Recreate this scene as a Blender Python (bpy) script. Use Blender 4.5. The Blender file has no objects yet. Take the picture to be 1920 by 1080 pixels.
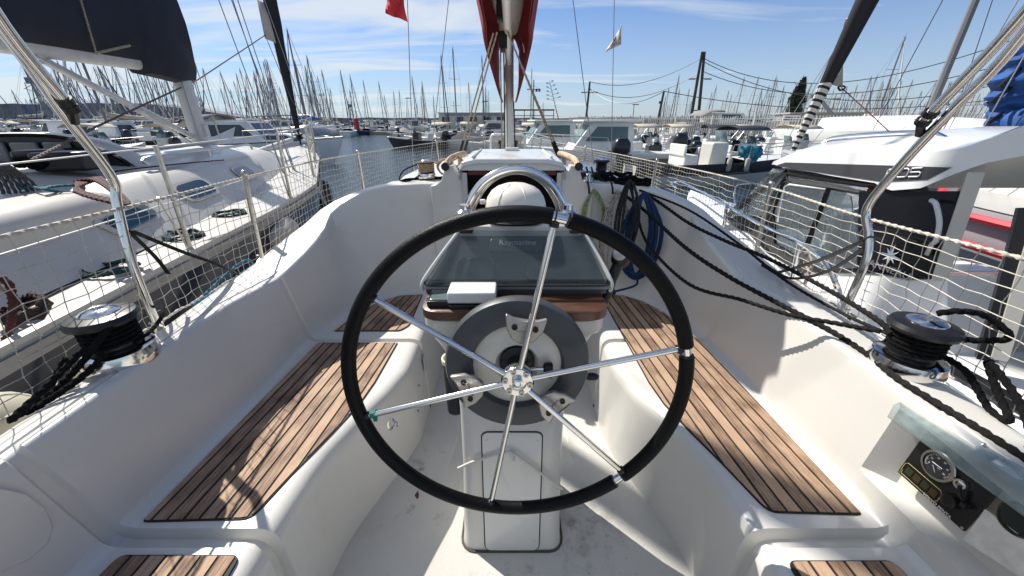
import bpy, bmesh, math, random
from mathutils import Vector as V, Matrix as M
random.seed(7)
PI = math.pi
S = bpy.context.scene
C = S.collection
# ---- camera: eye of the person at the helm is the world origin; water at WZ ----
F, PITCH = 697.0, math.radians(24.3)
cp, sp = math.cos(PITCH), math.sin(PITCH)
WZ = -1.85
cam = bpy.data.cameras.new('camera'); co = bpy.data.objects.new('camera', cam); C.objects.link(co)
cam.lens = F/1920*36; cam.sensor_width = 36; cam.clip_start = .02; cam.clip_end = 6000
co.rotation_euler = (PI/2-PITCH, 0, 0); S.camera = co
def ray(x, y):
    u = (x-960)/F; v = (540-y)/F
    return V((u, cp+v*sp, -sp+v*cp))
def atz(x, y, z): r = ray(x, y); return r*(z/r.z)
def aty(x, y, Y): r = ray(x, y); return r*(Y/r.y)
def atx(x, y, X): r = ray(x, y); return r*(X/r.x)
def lerp(a, b, t): return a+(b-a)*t
def tab(t, y):
    if y <= t[0][0]: return t[0][1]
    for (a, p), (b, q) in zip(t, t[1:]):
        if y <= b: return p+(q-p)*(y-a)/(b-a)
    return t[-1][1]
def catmull(P, n=6, closed=False):
    P = [V(p) for p in P]; out = []; N = len(P)
    for i in range(N if closed else N-1):
        if closed: a, b, c, d = P[i-1], P[i], P[(i+1) % N], P[(i+2) % N]
        else:
            b, c = P[i], P[i+1]; a = P[i-1] if i else b*2-c; d = P[i+2] if i+2 < N else c*2-b
        for k in range(n):
            t = k/n
            out.append(.5*((2*b)+(c-a)*t+(2*a-5*b+4*c-d)*t*t+(3*b-a-3*c+d)*t**3))
    if not closed: out.append(P[-1].copy())
    return out
def resample(P, step):
    out = [P[0].copy()]; acc = 0
    for a, b in zip(P, P[1:]):
        L = (b-a).length
        if L < 1e-9: continue
        d = step-acc
        while d <= L: out.append(a+(b-a)*(d/L)); d += step
        acc = L-(d-step)
    if (out[-1]-P[-1]).length > step*.3: out.append(P[-1].copy())
    return out
def fillet(P, R, n=5):
    out = [V(P[0])]
    for i in range(1, len(P)-1):
        p, a, b = V(P[i]), V(P[i-1]), V(P[i+1]); r = R[i]
        if r <= 0: out += [p.copy()]*1; continue
        u, w = a-p, b-p; ru = min(r, u.length*.45); rw = min(r, w.length*.45)
        A = p+u.normalized()*ru if u.length > 1e-6 else p; B = p+w.normalized()*rw if w.length > 1e-6 else p
        for k in range(n):
            t = k/(n-1); out.append(A*(1-t)**2+p*2*t*(1-t)+B*t*t)
    out.append(V(P[-1])); return out
def axm(d, up=(0, 0, 1)):
    z = V(d).normalized(); u = V(up)
    if abs(z.dot(u.normalized())) > .98: u = V((0, 1, 0)) if abs(z.y) < .9 else V((1, 0, 0))
    x = u.cross(z).normalized(); y = z.cross(x)
    return M((x, y, z)).transposed()
class MB:
    def __init__(s): s.v = []; s.f = []; s.m = []
    def add(s, vs, fs, m=0):
        o = len(s.v); s.v += [V(p) for p in vs]; s.f += [tuple(i+o for i in f) for f in fs]; s.m += [m]*len(fs); return s
    def grid(s, rows, cu=False, cv=False, m=0, mf=None):
        n = len(rows[0]); o = len(s.v)
        for r in rows: s.v += [V(p) for p in r]
        R = len(rows)
        for i in range(R if cv else R-1):
            for j in range(n if cu else n-1):
                a = o+i*n+j; b = o+i*n+(j+1) % n; i2 = (i+1) % R
                s.f.append((a, b, o+i2*n+(j+1) % n, o+i2*n+j)); s.m.append(mf(i, j) if mf else m)
        return s
    def box(s, c, d, rot=None, m=0, taper=1):
        c = V(c); vs = []
        for z in (-1, 1):
            k = taper if z > 0 else 1
            for y in (-1, 1):
                for x in (-1, 1):
                    p = V((x*d[0]/2*k, y*d[1]/2*k, z*d[2]/2))
                    if rot is not None: p = rot @ p
                    vs.append(c+p)
        return s.add(vs, [(0, 2, 3, 1), (4, 5, 7, 6), (0, 1, 5, 4), (2, 6, 7, 3), (0, 4, 6, 2), (1, 3, 7, 5)], m)
    def tube(s, P, r, n=8, closed=False, m=0, lob=0, pitch=.03, amp=.16, sx=1):
        P = [V(p) for p in P]
        if len(P) < 2: return s
        N = len(P); T = []
        for i in range(N):
            a = P[i-1] if (i or closed) else P[i]; b = P[(i+1) % N] if (i < N-1 or closed) else P[i]
            t = b-a; T.append(t.normalized() if t.length > 1e-9 else (T[-1] if T else V((0, 0, 1))))
        x = axm(T[0]).col[0].copy(); rows = []; dist = 0
        for i in range(N):
            x = x-T[i]*x.dot(T[i])
            x = x.normalized() if x.length > 1e-6 else axm(T[i]).col[0].copy()
            y = T[i].cross(x); rr = r[i] if isinstance(r, (list, tuple)) else r
            if i: dist += (P[i]-P[i-1]).length
            row = []
            for k in range(n):
                a = 2*PI*k/n; q = rr
                if lob: q = rr*(1-amp*.5+amp*math.cos(lob*(a-dist/pitch*2*PI/lob)))
                row.append(P[i]+x*math.cos(a)*q*sx+y*math.sin(a)*q)
            rows.append(row)
        o = len(s.v); s.grid(rows, cu=True, cv=closed, m=m)
        if not closed:
            s.f.append(tuple(o+k for k in reversed(range(n)))); s.m.append(m)
            s.f.append(tuple(o+(N-1)*n+k for k in range(n))); s.m.append(m)
        return s
    def rope(s, P, r, pitch=.022, m=0, n=10, amp=.17, lob=3):
        return s.tube(resample([V(p) for p in P], pitch/5), r, n, m=m, lob=lob, pitch=pitch, amp=amp)
    def lathe(s, prof, c=(0, 0, 0), ax=(0, 0, 1), n=24, m=0, mf=None, sy=1):
        c = V(c); A = axm(ax); rows = []
        for r, z in prof: rows.append([c+A @ V((r*math.cos(2*PI*k/n), r*sy*math.sin(2*PI*k/n), z)) for k in range(n)])
        o = len(s.v); s.grid(rows, cu=True, m=m, mf=mf)
        if prof[0][0] > 1e-5: s.f.append(tuple(o+k for k in reversed(range(n)))); s.m.append(m)
        if prof[-1][0] > 1e-5: s.f.append(tuple(o+(len(prof)-1)*n+k for k in range(n))); s.m.append(m if not mf else mf(len(prof)-2, 0))
        return s
    def prism(s, poly, o, ux, uy, h, m=0):
        o, ux, uy = V(o), V(ux), V(uy); un = ux.cross(uy).normalized()*h; n = len(poly)
        a = [o+ux*p[0]+uy*p[1] for p in poly]; vs = a+[p+un for p in a]
        fs = [tuple(reversed(range(n))), tuple(range(n, 2*n))]+[(i, (i+1) % n, n+(i+1) % n, n+i) for i in range(n)]
        return s.add(vs, fs, m)
    def sphere(s, c, r, n=16, k=10, m=0, sc=(1, 1, 1)):
        c = V(c); rows = [[c+V((r*sc[0]*math.sin(PI*i/k)*math.cos(2*PI*j/n), r*sc[1]*math.sin(PI*i/k)*math.sin(2*PI*j/n), -r*sc[2]*math.cos(PI*i/k))) for j in range(n)] for i in range(k+1)]
        return s.grid(rows, cu=True, m=m)
    def text(s, txt, o, ux, uy, h, m=0, depth=.0006, align='CENTER', sx=1):
        cu = bpy.data.curves.new('t', 'FONT'); cu.body = txt; cu.size = 1; cu.align_x = align; cu.align_y = 'CENTER'; cu.extrude = depth/h
        ob = bpy.data.objects.new('t', cu); me = bpy.data.meshes.new_from_object(ob)
        o, ux, uy = V(o), V(ux).normalized(), V(uy).normalized(); un = ux.cross(uy)
        s.add([o+(ux*v.co.x*sx+uy*v.co.y+un*v.co.z)*h for v in me.vertices], [tuple(p.vertices) for p in me.polygons], m)
        bpy.data.meshes.remove(me); bpy.data.objects.remove(ob); bpy.data.curves.remove(cu); return s
    def build(s, name, mats, parent=None, smooth=40, bevel=0, bseg=2, weld=False):
        if not isinstance(mats, (list, tuple)): mats = [mats]
        vs = s.v
        lo = V((min(p.x for p in vs), min(p.y for p in vs), min(p.z for p in vs))); hi = V((max(p.x for p in vs), max(p.y for p in vs), max(p.z for p in vs)))
        o = V(((lo.x+hi.x)/2, (lo.y+hi.y)/2, lo.z))
        me = bpy.data.meshes.new(name); me.from_pydata([p-o for p in vs], [], s.f)
        for mt in mats: me.materials.append(mt)
        me.polygons.foreach_set('material_index', s.m)
        bm = bmesh.new(); bm.from_mesh(me)
        if weld: bmesh.ops.remove_doubles(bm, verts=bm.verts, dist=1e-5)
        bmesh.ops.recalc_face_normals(bm, faces=bm.faces); bm.to_mesh(me); bm.free()
        if smooth: me.polygons.foreach_set('use_smooth', [True]*len(me.polygons)); me.set_sharp_from_angle(angle=math.radians(smooth))
        ob = bpy.data.objects.new(name, me); C.objects.link(ob)
        WO[ob.name] = o
        if parent: ob.parent = parent; ob.location = o-WO[parent.name]
        else: ob.location = o
        if bevel:
            b = ob.modifiers.new('b', 'BEVEL'); b.width = bevel; b.segments = bseg; b.limit_method = 'ANGLE'; b.angle_limit = math.radians(40); b.harden_normals = False
        return ob
WO = {}
def tag(o, label=None, cat=None, group=None, kind=None):
    if label: o['label'] = label
    if cat: o['category'] = cat
    if group: o['group'] = group
    if kind: o['kind'] = kind
    return o
def empty(name, loc, label=None, cat=None, group=None):
    o = bpy.data.objects.new(name, None); C.objects.link(o); o.location = loc; o.empty_display_size = .1; WO[o.name] = V(loc)
    return tag(o, label, cat, group)
def copy_tree(o, parent=None):
    c = o.copy(); C.objects.link(c); c.parent = parent
    for ch in list(KIDS.get(o.name, [])) or list(o.children): copy_tree(ch, c)
    return c
KIDS = {}
# ---------------- materials ----------------
def mat(name, col, rough=.5, metal=0, coat=0, nscale=0, namt=0, bump=0, bscale=60, spec=.5, alpha=1, trans=0, ior=1.45, dirt=None, dscale=3, emis=None, coord='Object', stretch=None):
    m = bpy.data.materials.new(name); m.use_nodes = True; nt = m.node_tree; N = nt.nodes; L = nt.links
    b = N['Principled BSDF']; b.inputs['Base Color'].default_value = (*col, 1); b.inputs['Roughness'].default_value = rough
    b.inputs['Metallic'].default_value = metal; b.inputs['Coat Weight'].default_value = coat; b.inputs['Specular IOR Level'].default_value = spec
    b.inputs['Alpha'].default_value = alpha; b.inputs['Transmission Weight'].default_value = trans; b.inputs['IOR'].default_value = ior
    tc = N.new('ShaderNodeTexCoord'); src = tc.outputs[coord]
    if stretch:
        mp = N.new('ShaderNodeMapping'); mp.inputs['Scale'].default_value = stretch; L.new(src, mp.inputs[0]); src = mp.outputs[0]
    if namt:
        n = N.new('ShaderNodeTexNoise'); n.inputs['Scale'].default_value = nscale; n.inputs['Detail'].default_value = 6; L.new(src, n.inputs['Vector'])
        r = N.new('ShaderNodeMapRange'); r.inputs[1].default_value = .3; r.inputs[2].default_value = .7; r.inputs[3].default_value = 1-namt; r.inputs[4].default_value = 1+namt*.6; L.new(n.outputs[0], r.inputs[0])
        x = N.new('ShaderNodeVectorMath'); x.operation = 'SCALE'; x.inputs[0].default_value = col; L.new(r.outputs[0], x.inputs['Scale']); cs = x.outputs[0]
        if dirt:
            d = N.new('ShaderNodeTexNoise'); d.inputs['Scale'].default_value = dscale; d.inputs['Detail'].default_value = 8; d.inputs['Roughness'].default_value = .7; L.new(src, d.inputs['Vector'])
            dr = N.new('ShaderNodeMapRange'); dr.inputs[1].default_value = .56; dr.inputs[2].default_value = .95; L.new(d.outputs[0], dr.inputs[0])
            mx = N.new('ShaderNodeMix'); mx.data_type = 'RGBA'; L.new(dr.outputs[0], mx.inputs[0]); L.new(cs, mx.inputs[6]); mx.inputs[7].default_value = (*dirt, 1); cs = mx.outputs[2]
        L.new(cs, b.inputs['Base Color'])
    if bump:
        n2 = N.new('ShaderNodeTexNoise'); n2.inputs['Scale'].default_value = bscale; n2.inputs['Detail'].default_value = 4; L.new(src, n2.inputs['Vector'])
        bp = N.new('ShaderNodeBump'); bp.inputs['Strength'].default_value = bump; bp.inputs['Distance'].default_value = .01; L.new(n2.outputs[0], bp.inputs['Height']); L.new(bp.outputs[0], b.inputs['Normal'])
    if emis: b.inputs['Emission Color'].default_value = (*emis, 1); b.inputs['Emission Strength'].default_value = 1
    return m
gel = mat('gelcoat', (.585, .57, .53), .33, coat=.25, nscale=2.2, namt=.05, bump=.04, bscale=260, dirt=(.52, .49, .42), dscale=5)
gel2 = mat('gelcoat_floor', (.54, .525, .48), .45, nscale=3, namt=.08, bump=.25, bscale=260, dirt=(.40, .38, .31), dscale=4)
gelw = mat('gelcoat_white', (.60, .60, .58), .3, coat=.4, nscale=1.5, namt=.05, dirt=(.55, .54, .50), dscale=3)
ss = mat('stainless', (.72, .71, .69), .14, metal=1, nscale=8, namt=.1, bump=.02, bscale=30)
ssd = mat('stainless_dull', (.50, .48, .44), .33, metal=1, nscale=14, namt=.2, dirt=(.30, .26, .2), dscale=9)
alu = mat('anodised_aluminium', (.55, .55, .54), .38, metal=.85, nscale=4, namt=.12)
alup = mat('grey_spar_paint', (.50, .50, .49), .45, metal=.15, nscale=3, namt=.12, stretch=(4, 4, .5))
black = mat('black_plastic', (.008, .008, .009), .38, nscale=8, namt=.2)
blackr = mat('black_rope', (.006, .006, .0065), .95, spec=.2, nscale=60, namt=.4, bump=.5, bscale=300)
leather = mat('black_wheel_leather', (.003, .003, .0033), .45, spec=.18, nscale=40, namt=.3, bump=.2, bscale=260)
glass = mat('clear_glass', (.9, .95, .95), .03, trans=1, ior=1.35)
rubber = mat('caulk', (.012, .011, .010), .7)
def teak(name, ang, w, dark=(.095, .050, .030), light=(.42, .28, .18)):
    m = bpy.data.materials.new(name); m.use_nodes = True; nt = m.node_tree; N = nt.nodes; L = nt.links; b = N['Principled BSDF']
    g = N.new('ShaderNodeNewGeometry'); mp = N.new('ShaderNodeMapping'); mp.vector_type = 'POINT'; mp.inputs['Rotation'].default_value = (0, 0, ang); L.new(g.outputs['Position'], mp.inputs[0])
    sx = N.new('ShaderNodeSeparateXYZ'); L.new(mp.outputs[0], sx.inputs[0])
    q = N.new('ShaderNodeMath'); q.operation = 'DIVIDE'; q.inputs[1].default_value = w; L.new(sx.outputs[0], q.inputs[0])
    fl = N.new('ShaderNodeMath'); fl.operation = 'FLOOR'; L.new(q.outputs[0], fl.inputs[0])
    wn = N.new('ShaderNodeTexWhiteNoise'); wn.noise_dimensions = '1D'; L.new(fl.outputs[0], wn.inputs['W'])
    m2 = N.new('ShaderNodeMapping'); m2.inputs['Scale'].default_value = (260, 11, 60); L.new(mp.outputs[0], m2.inputs[0])
    av = N.new('ShaderNodeVectorMath'); av.operation = 'ADD'; L.new(m2.outputs[0], av.inputs[0]); L.new(wn.outputs['Color'], av.inputs[1])
    n = N.new('ShaderNodeTexNoise'); n.inputs['Scale'].default_value = 1; n.inputs['Detail'].default_value = 7; n.inputs['Roughness'].default_value = .7; L.new(av.outputs[0], n.inputs['Vector'])
    n3 = N.new('ShaderNodeTexNoise'); n3.inputs['Scale'].default_value = 9; n3.inputs['Detail'].default_value = 4; L.new(mp.outputs[0], n3.inputs['Vector'])
    a = N.new('ShaderNodeMath'); a.operation = 'MULTIPLY_ADD'; a.inputs[1].default_value = .26; L.new(wn.outputs['Value'], a.inputs[0]); L.new(n.outputs[0], a.inputs[2])
    a2 = N.new('ShaderNodeMath'); a2.operation = 'MULTIPLY_ADD'; a2.inputs[1].default_value = .5; L.new(n3.outputs[0], a2.inputs[0]); L.new(a.outputs[0], a2.inputs[2])
    cr = N.new('ShaderNodeValToRGB'); cr.color_ramp.elements[0].position = .62; cr.color_ramp.elements[0].color = (*dark, 1); cr.color_ramp.elements[1].position = .96; cr.color_ramp.elements[1].color = (*light, 1); L.new(a2.outputs[0], cr.inputs[0])
    L.new(cr.outputs[0], b.inputs['Base Color']); b.inputs['Roughness'].default_value = .75
    bp = N.new('ShaderNodeBump'); bp.inputs['Strength'].default_value = .6; bp.inputs['Distance'].default_value = .002; L.new(n.outputs[0], bp.inputs['Height']); L.new(bp.outputs[0], b.inputs['Normal'])
    return m
# ---------------- light ----------------
SUN_EL, SUN_AZ = math.radians(48), math.radians(-47)   # azimuth from +Y (ahead), negative = to port
sd = V((math.sin(SUN_AZ)*math.cos(SUN_EL), math.cos(SUN_AZ)*math.cos(SUN_EL), math.sin(SUN_EL)))
sl = bpy.data.lights.new('sun', 'SUN'); sl.energy = 5.0; sl.angle = math.radians(.5); sl.color = (1, .95, .87)
so = bpy.data.objects.new('sun', sl); C.objects.link(so); so.rotation_euler = sd.to_track_quat('Z', 'Y').to_euler()
W = bpy.data.worlds.new('World'); S.world = W; W.use_nodes = True; nt = W.node_tree; N = nt.nodes; L = nt.links
bg = N['Background']; sky = N.new('ShaderNodeTexSky'); sky.sky_type = 'NISHITA'; sky.sun_disc = False; sky.sun_elevation = SUN_EL; sky.sun_rotation = SUN_AZ
sky.air_density = 1.0; sky.dust_density = .6; sky.ozone_density = 2.2
tc = N.new('ShaderNodeTexCoord'); sx = N.new('ShaderNodeSeparateXYZ'); L.new(tc.outputs['Generated'], sx.inputs[0])
# cirrus: direction projected on a high plane
mz = N.new('ShaderNodeMath'); mz.operation = 'MAXIMUM'; mz.inputs[1].default_value = .0; L.new(sx.outputs[2], mz.inputs[0])
az = N.new('ShaderNodeMath'); az.operation = 'ADD'; az.inputs[1].default_value = .10; L.new(mz.outputs[0], az.inputs[0])
dv = N.new('ShaderNodeVectorMath'); dv.operation = 'DIVIDE'; cb = N.new('ShaderNodeCombineXYZ'); [L.new(az.outputs[0], cb.inputs[i]) for i in range(3)]
L.new(tc.outputs['Generated'], dv.inputs[0]); L.new(cb.outputs[0], dv.inputs[1])
mp = N.new('ShaderNodeMapping'); mp.inputs['Rotation'].default_value = (0, 0, math.radians(38)); mp.inputs['Scale'].default_value = (.55, 1.5, .1); mp.inputs['Location'].default_value = (1.3, .4, 0); L.new(dv.outputs[0], mp.inputs[0])
n1 = N.new('ShaderNodeTexNoise'); n1.inputs['Scale'].default_value = .9; n1.inputs['Detail'].default_value = 9; n1.inputs['Roughness'].default_value = .56; n1.inputs['Distortion'].default_value = .6; L.new(mp.outputs[0], n1.inputs['Vector'])
sep = N.new('ShaderNodeMapRange'); sep.inputs[1].default_value = .55; sep.inputs[2].default_value = -.75; sep.inputs[3].default_value = -.05; sep.inputs[4].default_value = .17; L.new(sx.outputs[0], sep.inputs[0])
ad = N.new('ShaderNodeMath'); ad.operation = 'ADD'; L.new(n1.outputs[0], ad.inputs[0]); L.new(sep.outputs[0], ad.inputs[1])
cm = N.new('ShaderNodeMapRange'); cm.interpolation_type = 'SMOOTHSTEP'; cm.inputs[1].default_value = .42; cm.inputs[2].default_value = .74; cm.inputs[3].default_value = 0; cm.inputs[4].default_value = .85; L.new(ad.outputs[0], cm.inputs[0])
hz = N.new('ShaderNodeMapRange'); hz.inputs[1].default_value = .0; hz.inputs[2].default_value = .30; hz.inputs[3].default_value = .52; hz.inputs[4].default_value = 0; L.new(sx.outputs[2], hz.inputs[0])
mxx = N.new('ShaderNodeMath'); mxx.operation = 'MAXIMUM'; L.new(cm.outputs[0], mxx.inputs[0]); L.new(hz.outputs[0], mxx.inputs[1])
mix = N.new('ShaderNodeMix'); mix.data_type = 'RGBA'; L.new(mxx.outputs[0], mix.inputs[0]); mix.inputs[7].default_value = (10.5, 11.2, 11.8, 1)
gm = N.new('ShaderNodeVectorMath'); gm.operation = 'MULTIPLY'; gm.inputs[1].default_value = (.68, 1.08, 1.60); L.new(sky.outputs[0], gm.inputs[0])
L.new(gm.outputs[0], mix.inputs[6]); L.new(mix.outputs[2], bg.inputs[0]); bg.inputs[1].default_value = .052
S.view_settings.view_transform = 'Standard'; S.view_settings.look = 'None'; S.view_settings.exposure = .54; S.view_settings.gamma = 1
# ---------------- water ----------------
wm = bpy.data.materials.new('harbour_water'); wm.use_nodes = True; nt = wm.node_tree; N = nt.nodes; L = nt.links; b = N['Principled BSDF']
b.inputs['Base Color'].default_value = (.015, .035, .05, 1); b.inputs['Roughness'].default_value = .04; b.inputs['IOR'].default_value = 1.33
g = N.new('ShaderNodeNewGeometry'); m1 = N.new('ShaderNodeMapping'); m1.inputs['Scale'].default_value = (1.0, 1.6, 1); L.new(g.outputs['Position'], m1.inputs[0])
n1 = N.new('ShaderNodeTexNoise'); n1.inputs['Scale'].default_value = 2.6; n1.inputs['Detail'].default_value = 5; n1.inputs['Roughness'].default_value = .55; L.new(m1.outputs[0], n1.inputs['Vector'])
bp = N.new('ShaderNodeBump'); bp.inputs['Strength'].default_value = .55; bp.inputs['Distance'].default_value = .12; L.new(n1.outputs[0], bp.inputs['Height']); L.new(bp.outputs[0], b.inputs['Normal'])
w = MB(); w.add([(-3000, -300, WZ), (3000, -300, WZ), (3000, 4000, WZ), (-3000, 4000, WZ)], [(0, 1, 2, 3)]); tag(w.build('water', wm, smooth=0), kind='structure')
# =============== the sailboat we stand on ===============
boat = empty('sailboat', (0, 2, WZ), 'white sailing yacht with teak cockpit seats and black steering wheel in the foreground', 'sailboat')
# stations: y groups (B seat-back foot, T coaming inner top, Cc crest, D deck edge) for port; mirrored to starboard
ST = [ # B(x,y)       T(x,y,z)             C(x,y,z)             D(x,y,z)          groove
 ((1.04,-1.2),(1.06,-1.2,-.66),(1.13,-1.2,-.675),(1.20,-1.2,-.71),0),
 ((1.045,.3),(1.06,.3,-.655),(1.17,.3,-.67),(1.24,.3,-.71),0),
 ((1.045,.50),(1.062,.48,-.65),(1.185,.5,-.668),(1.25,.5,-.71),0),
 ((1.04,.595),(1.065,.562,-.65),(1.19,.595,-.668),(1.255,.595,-.71),0),
 ((1.04,.605),(1.065,.570,-.65),(1.19,.605,-.668),(1.255,.605,-.71),1),
 ((1.04,.635),(1.068,.592,-.65),(1.19,.635,-.668),(1.26,.635,-.71),1),
 ((1.04,.645),(1.07,.60,-.65),(1.19,.645,-.668),(1.26,.645,-.71),0),
 ((1.037,.712),(1.076,.707,-.65),(1.198,.712,-.668),(1.263,.712,-.71),0),
 ((1.035,.75),(1.078,.745,-.65),(1.20,.75,-.668),(1.265,.75,-.71),0),
 ((1.035,.766),(1.080,.762,-.65),(1.2,.766,-.668),(1.267,.79,-.71),0),
 ((1.025,.9),(1.09,.88,-.65),(1.21,.9,-.667),(1.28,.9,-.71),0),
 ((1.015,1.1),(1.10,1.08,-.65),(1.22,1.1,-.665),(1.29,1.1,-.71),0),
 ((1.01,1.3),(1.10,1.28,-.648),(1.235,1.3,-.655),(1.31,1.3,-.715),0),
 ((1.005,1.45),(1.07,1.42,-.646),(1.24,1.48,-.645),(1.33,1.48,-.72),0),
 ((1.0,1.565),(1.045,1.525,-.644),(1.23,1.58,-.632),(1.345,1.58,-.725),0),
 ((1.0,1.572),(1.043,1.532,-.643),(1.23,1.588,-.631),(1.346,1.588,-.725),.5),
 ((.998,1.590),(1.04,1.550,-.641),(1.228,1.605,-.629),(1.348,1.605,-.725),.5),
 ((.997,1.597),(1.038,1.557,-.64),(1.228,1.612,-.628),(1.35,1.612,-.725),0),
 ((.965,1.72),(1.0,1.72,-.585),(1.19,1.8,-.576),(1.37,1.8,-.73),0),
 ((.945,1.79),(.98,1.81,-.548),(1.155,1.88,-.54),(1.38,1.9,-.735),0),
 ((.92,1.86),(.975,1.90,-.515),(1.11,1.96,-.503),(1.39,2.0,-.74),0),
 ((.88,1.95),(.985,2.01,-.465),(1.055,2.06,-.444),(1.40,2.12,-.745),0),
 ((.84,2.01),(.95,2.07,-.43),(1.005,2.12,-.412),(1.40,2.25,-.745),0),
 ((.79,2.065),(.90,2.12,-.398),(.945,2.18,-.388),(1.38,2.4,-.75),0),
 ((.73,2.11),(.84,2.165,-.372),(.88,2.235,-.366),(1.25,2.5,-.70),0),
 ((.66,2.145),(.76,2.20,-.355),(.79,2.29,-.350),(1.0,2.55,-.45),0),
 ((.58,2.17),(.67,2.225,-.345),(.69,2.33,-.342),(.80,2.55,-.37),0),
 ((.47,2.185),(.52,2.24,-.34),(.53,2.36,-.338),(.55,2.55,-.35),0),
 ((.30,2.19),(.30,2.25,-.338),(.30,2.37,-.335),(.30,2.55,-.35),0)]
IX = [(-1.2,.64),(.5,.64),(.65,.635),(.87,.615),(1.06,.55),(1.2,.495),(1.354,.455),(1.62,.455),(2.3,.47)]
def section(side, st, nxt=None):
    B, T, Cc, D, g = st; y = B[1]
    xi = min(tab(IX, y), B[0]-.002); ys = y if B[0] > .5 else y
    gz = -.030*g; gx = .011*g
    xi += .022*g; xf = xi-.012
    yr = .0; rec = 0
    if side > 0:
        yy = T[1]; rec = max(0, min(1, (.762-yy)/.055))*max(0, min(1, (yy-.28)/.03))*.05; gx = 0
        B = (B[0]-.035, B[1]); k_ = max(0, min(1, (1.75-T[1])/.35)); T = (T[0]-.055*k_, T[1], T[2])
    bz = -1.0
    def fp(a, off=0): return V((lerp(B[0], T[0], a)+off, lerp(B[1], T[1], a), lerp(bz, T[2], a)))
    P = [(xf-.0, y, -1.42), (xi+.0, y, bz+gz), (B[0]+gx, B[1], bz+gz), fp(.22, gx), fp(.26, gx+rec), fp(.84, gx+rec), fp(.88, gx), (T[0]+gx, T[1], T[2]+gz*.4)]
    R = [0, .055, .05, 0, 0, 0, 0, .028]
    w = (V(Cc)-V(T)); n = w.normalized(); e = min(.034, w.length*.3); h = min(.004, w.length*.05)
    gd = .006 if T[1] < 1.56 and T[1] > .55 else 0
    P += [V(T)+n*e, V(T)+n*(e+h)-V((0, 0, gd)), V(T)+n*(e+2*h)-V((0, 0, gd)), V(T)+n*(e+3*h), Cc, D, (D[0]+.012, D[1], D[2]-.03), (D[0]-.02, D[1], -1.3), (D[0]-.16, D[1], WZ-.1)]
    R += [0, 0, 0, 0, .025, .02, 0, 0, 0]
    out = fillet(P, R, 5)
    return [V((p.x*side, p.y, p.z)) for p in out]
cock = MB()
# densify stations
def dens(ST):
    out = []
    for a, b in zip(ST, ST[1:]):
        d = b[0][1]-a[0][1]+abs(b[0][0]-a[0][0]); k = max(1, int(d/.05)) if a[4] == b[4] else 1
        for i in range(k):
            t = i/k; out.append(tuple(tuple(lerp(p, q, t) for p, q in zip(a[j], b[j])) for j in range(4))+(a[4],))
    out.append(ST[-1]); return out
SD = dens(ST)
for side in (-1, 1): cock.grid([section(side, s) for s in SD])
cockpit = cock.build('cockpit_moulding', gel, boat, smooth=29)
# sole
fl = MB(); rows = []
for s in SD:
    y = s[0][1]; x = min(tab(IX, y), s[0][0])-.012
    P = [(-x, y, -1.419), (-x+.0, y, -1.419), (-x*.62, y, -1.424), (-x*.6, y, -1.432), (x*.6, y, -1.432), (x*.62, y, -1.424), (x, y, -1.419)]
    rows.append([(p[0], p[1], p[2]) for p in P])
fl.grid(rows)
def floor_mat():
    m = gel2.copy(); nt = m.node_tree; N = nt.nodes; L = nt.links; b = N['Principled BSDF']; old = b.inputs['Base Color'].links[0].from_socket
    g = N.new('ShaderNodeNewGeometry')
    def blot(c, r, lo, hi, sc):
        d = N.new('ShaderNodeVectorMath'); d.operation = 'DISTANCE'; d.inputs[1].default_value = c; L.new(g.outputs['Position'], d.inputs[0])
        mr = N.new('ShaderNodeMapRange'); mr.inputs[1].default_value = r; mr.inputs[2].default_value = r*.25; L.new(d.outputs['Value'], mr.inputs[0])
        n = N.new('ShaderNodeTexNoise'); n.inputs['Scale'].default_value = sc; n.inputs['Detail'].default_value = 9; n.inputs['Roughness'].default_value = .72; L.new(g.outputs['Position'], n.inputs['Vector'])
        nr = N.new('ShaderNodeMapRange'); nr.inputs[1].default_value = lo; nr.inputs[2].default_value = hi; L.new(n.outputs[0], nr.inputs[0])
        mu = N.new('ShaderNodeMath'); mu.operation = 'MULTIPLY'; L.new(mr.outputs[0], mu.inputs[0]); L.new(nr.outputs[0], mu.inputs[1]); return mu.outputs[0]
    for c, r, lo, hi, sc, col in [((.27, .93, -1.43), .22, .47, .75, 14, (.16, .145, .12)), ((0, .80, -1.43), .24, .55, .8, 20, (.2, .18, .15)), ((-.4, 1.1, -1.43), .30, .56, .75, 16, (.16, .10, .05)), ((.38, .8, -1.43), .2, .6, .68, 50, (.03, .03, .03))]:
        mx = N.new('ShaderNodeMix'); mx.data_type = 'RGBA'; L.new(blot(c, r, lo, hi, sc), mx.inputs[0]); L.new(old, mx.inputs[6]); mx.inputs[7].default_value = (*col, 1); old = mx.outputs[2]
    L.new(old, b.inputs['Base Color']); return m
fl.build('cockpit_sole', floor_mat(), boat)
lf = MB(); c = V((-.395, 1.05, -1.427)); lf.add([c+V(p) for p in ((0, -.02, .001), (.010, -.004, .006), (.006, .012, .002), (0, .022, .008), (-.009, .008, .004), (-.011, -.006, .002))], [(0, 1, 2, 3, 4, 5)])
o_ = lf.build('dry_leaf', mat('leaf_brown', (.12, .05, .02), .8)); o_.modifiers.new('s', 'SOLIDIFY').thickness = .001; tag(o_, 'tiny dry brown leaf on the cockpit floor left of the pedestal', 'leaf')
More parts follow.
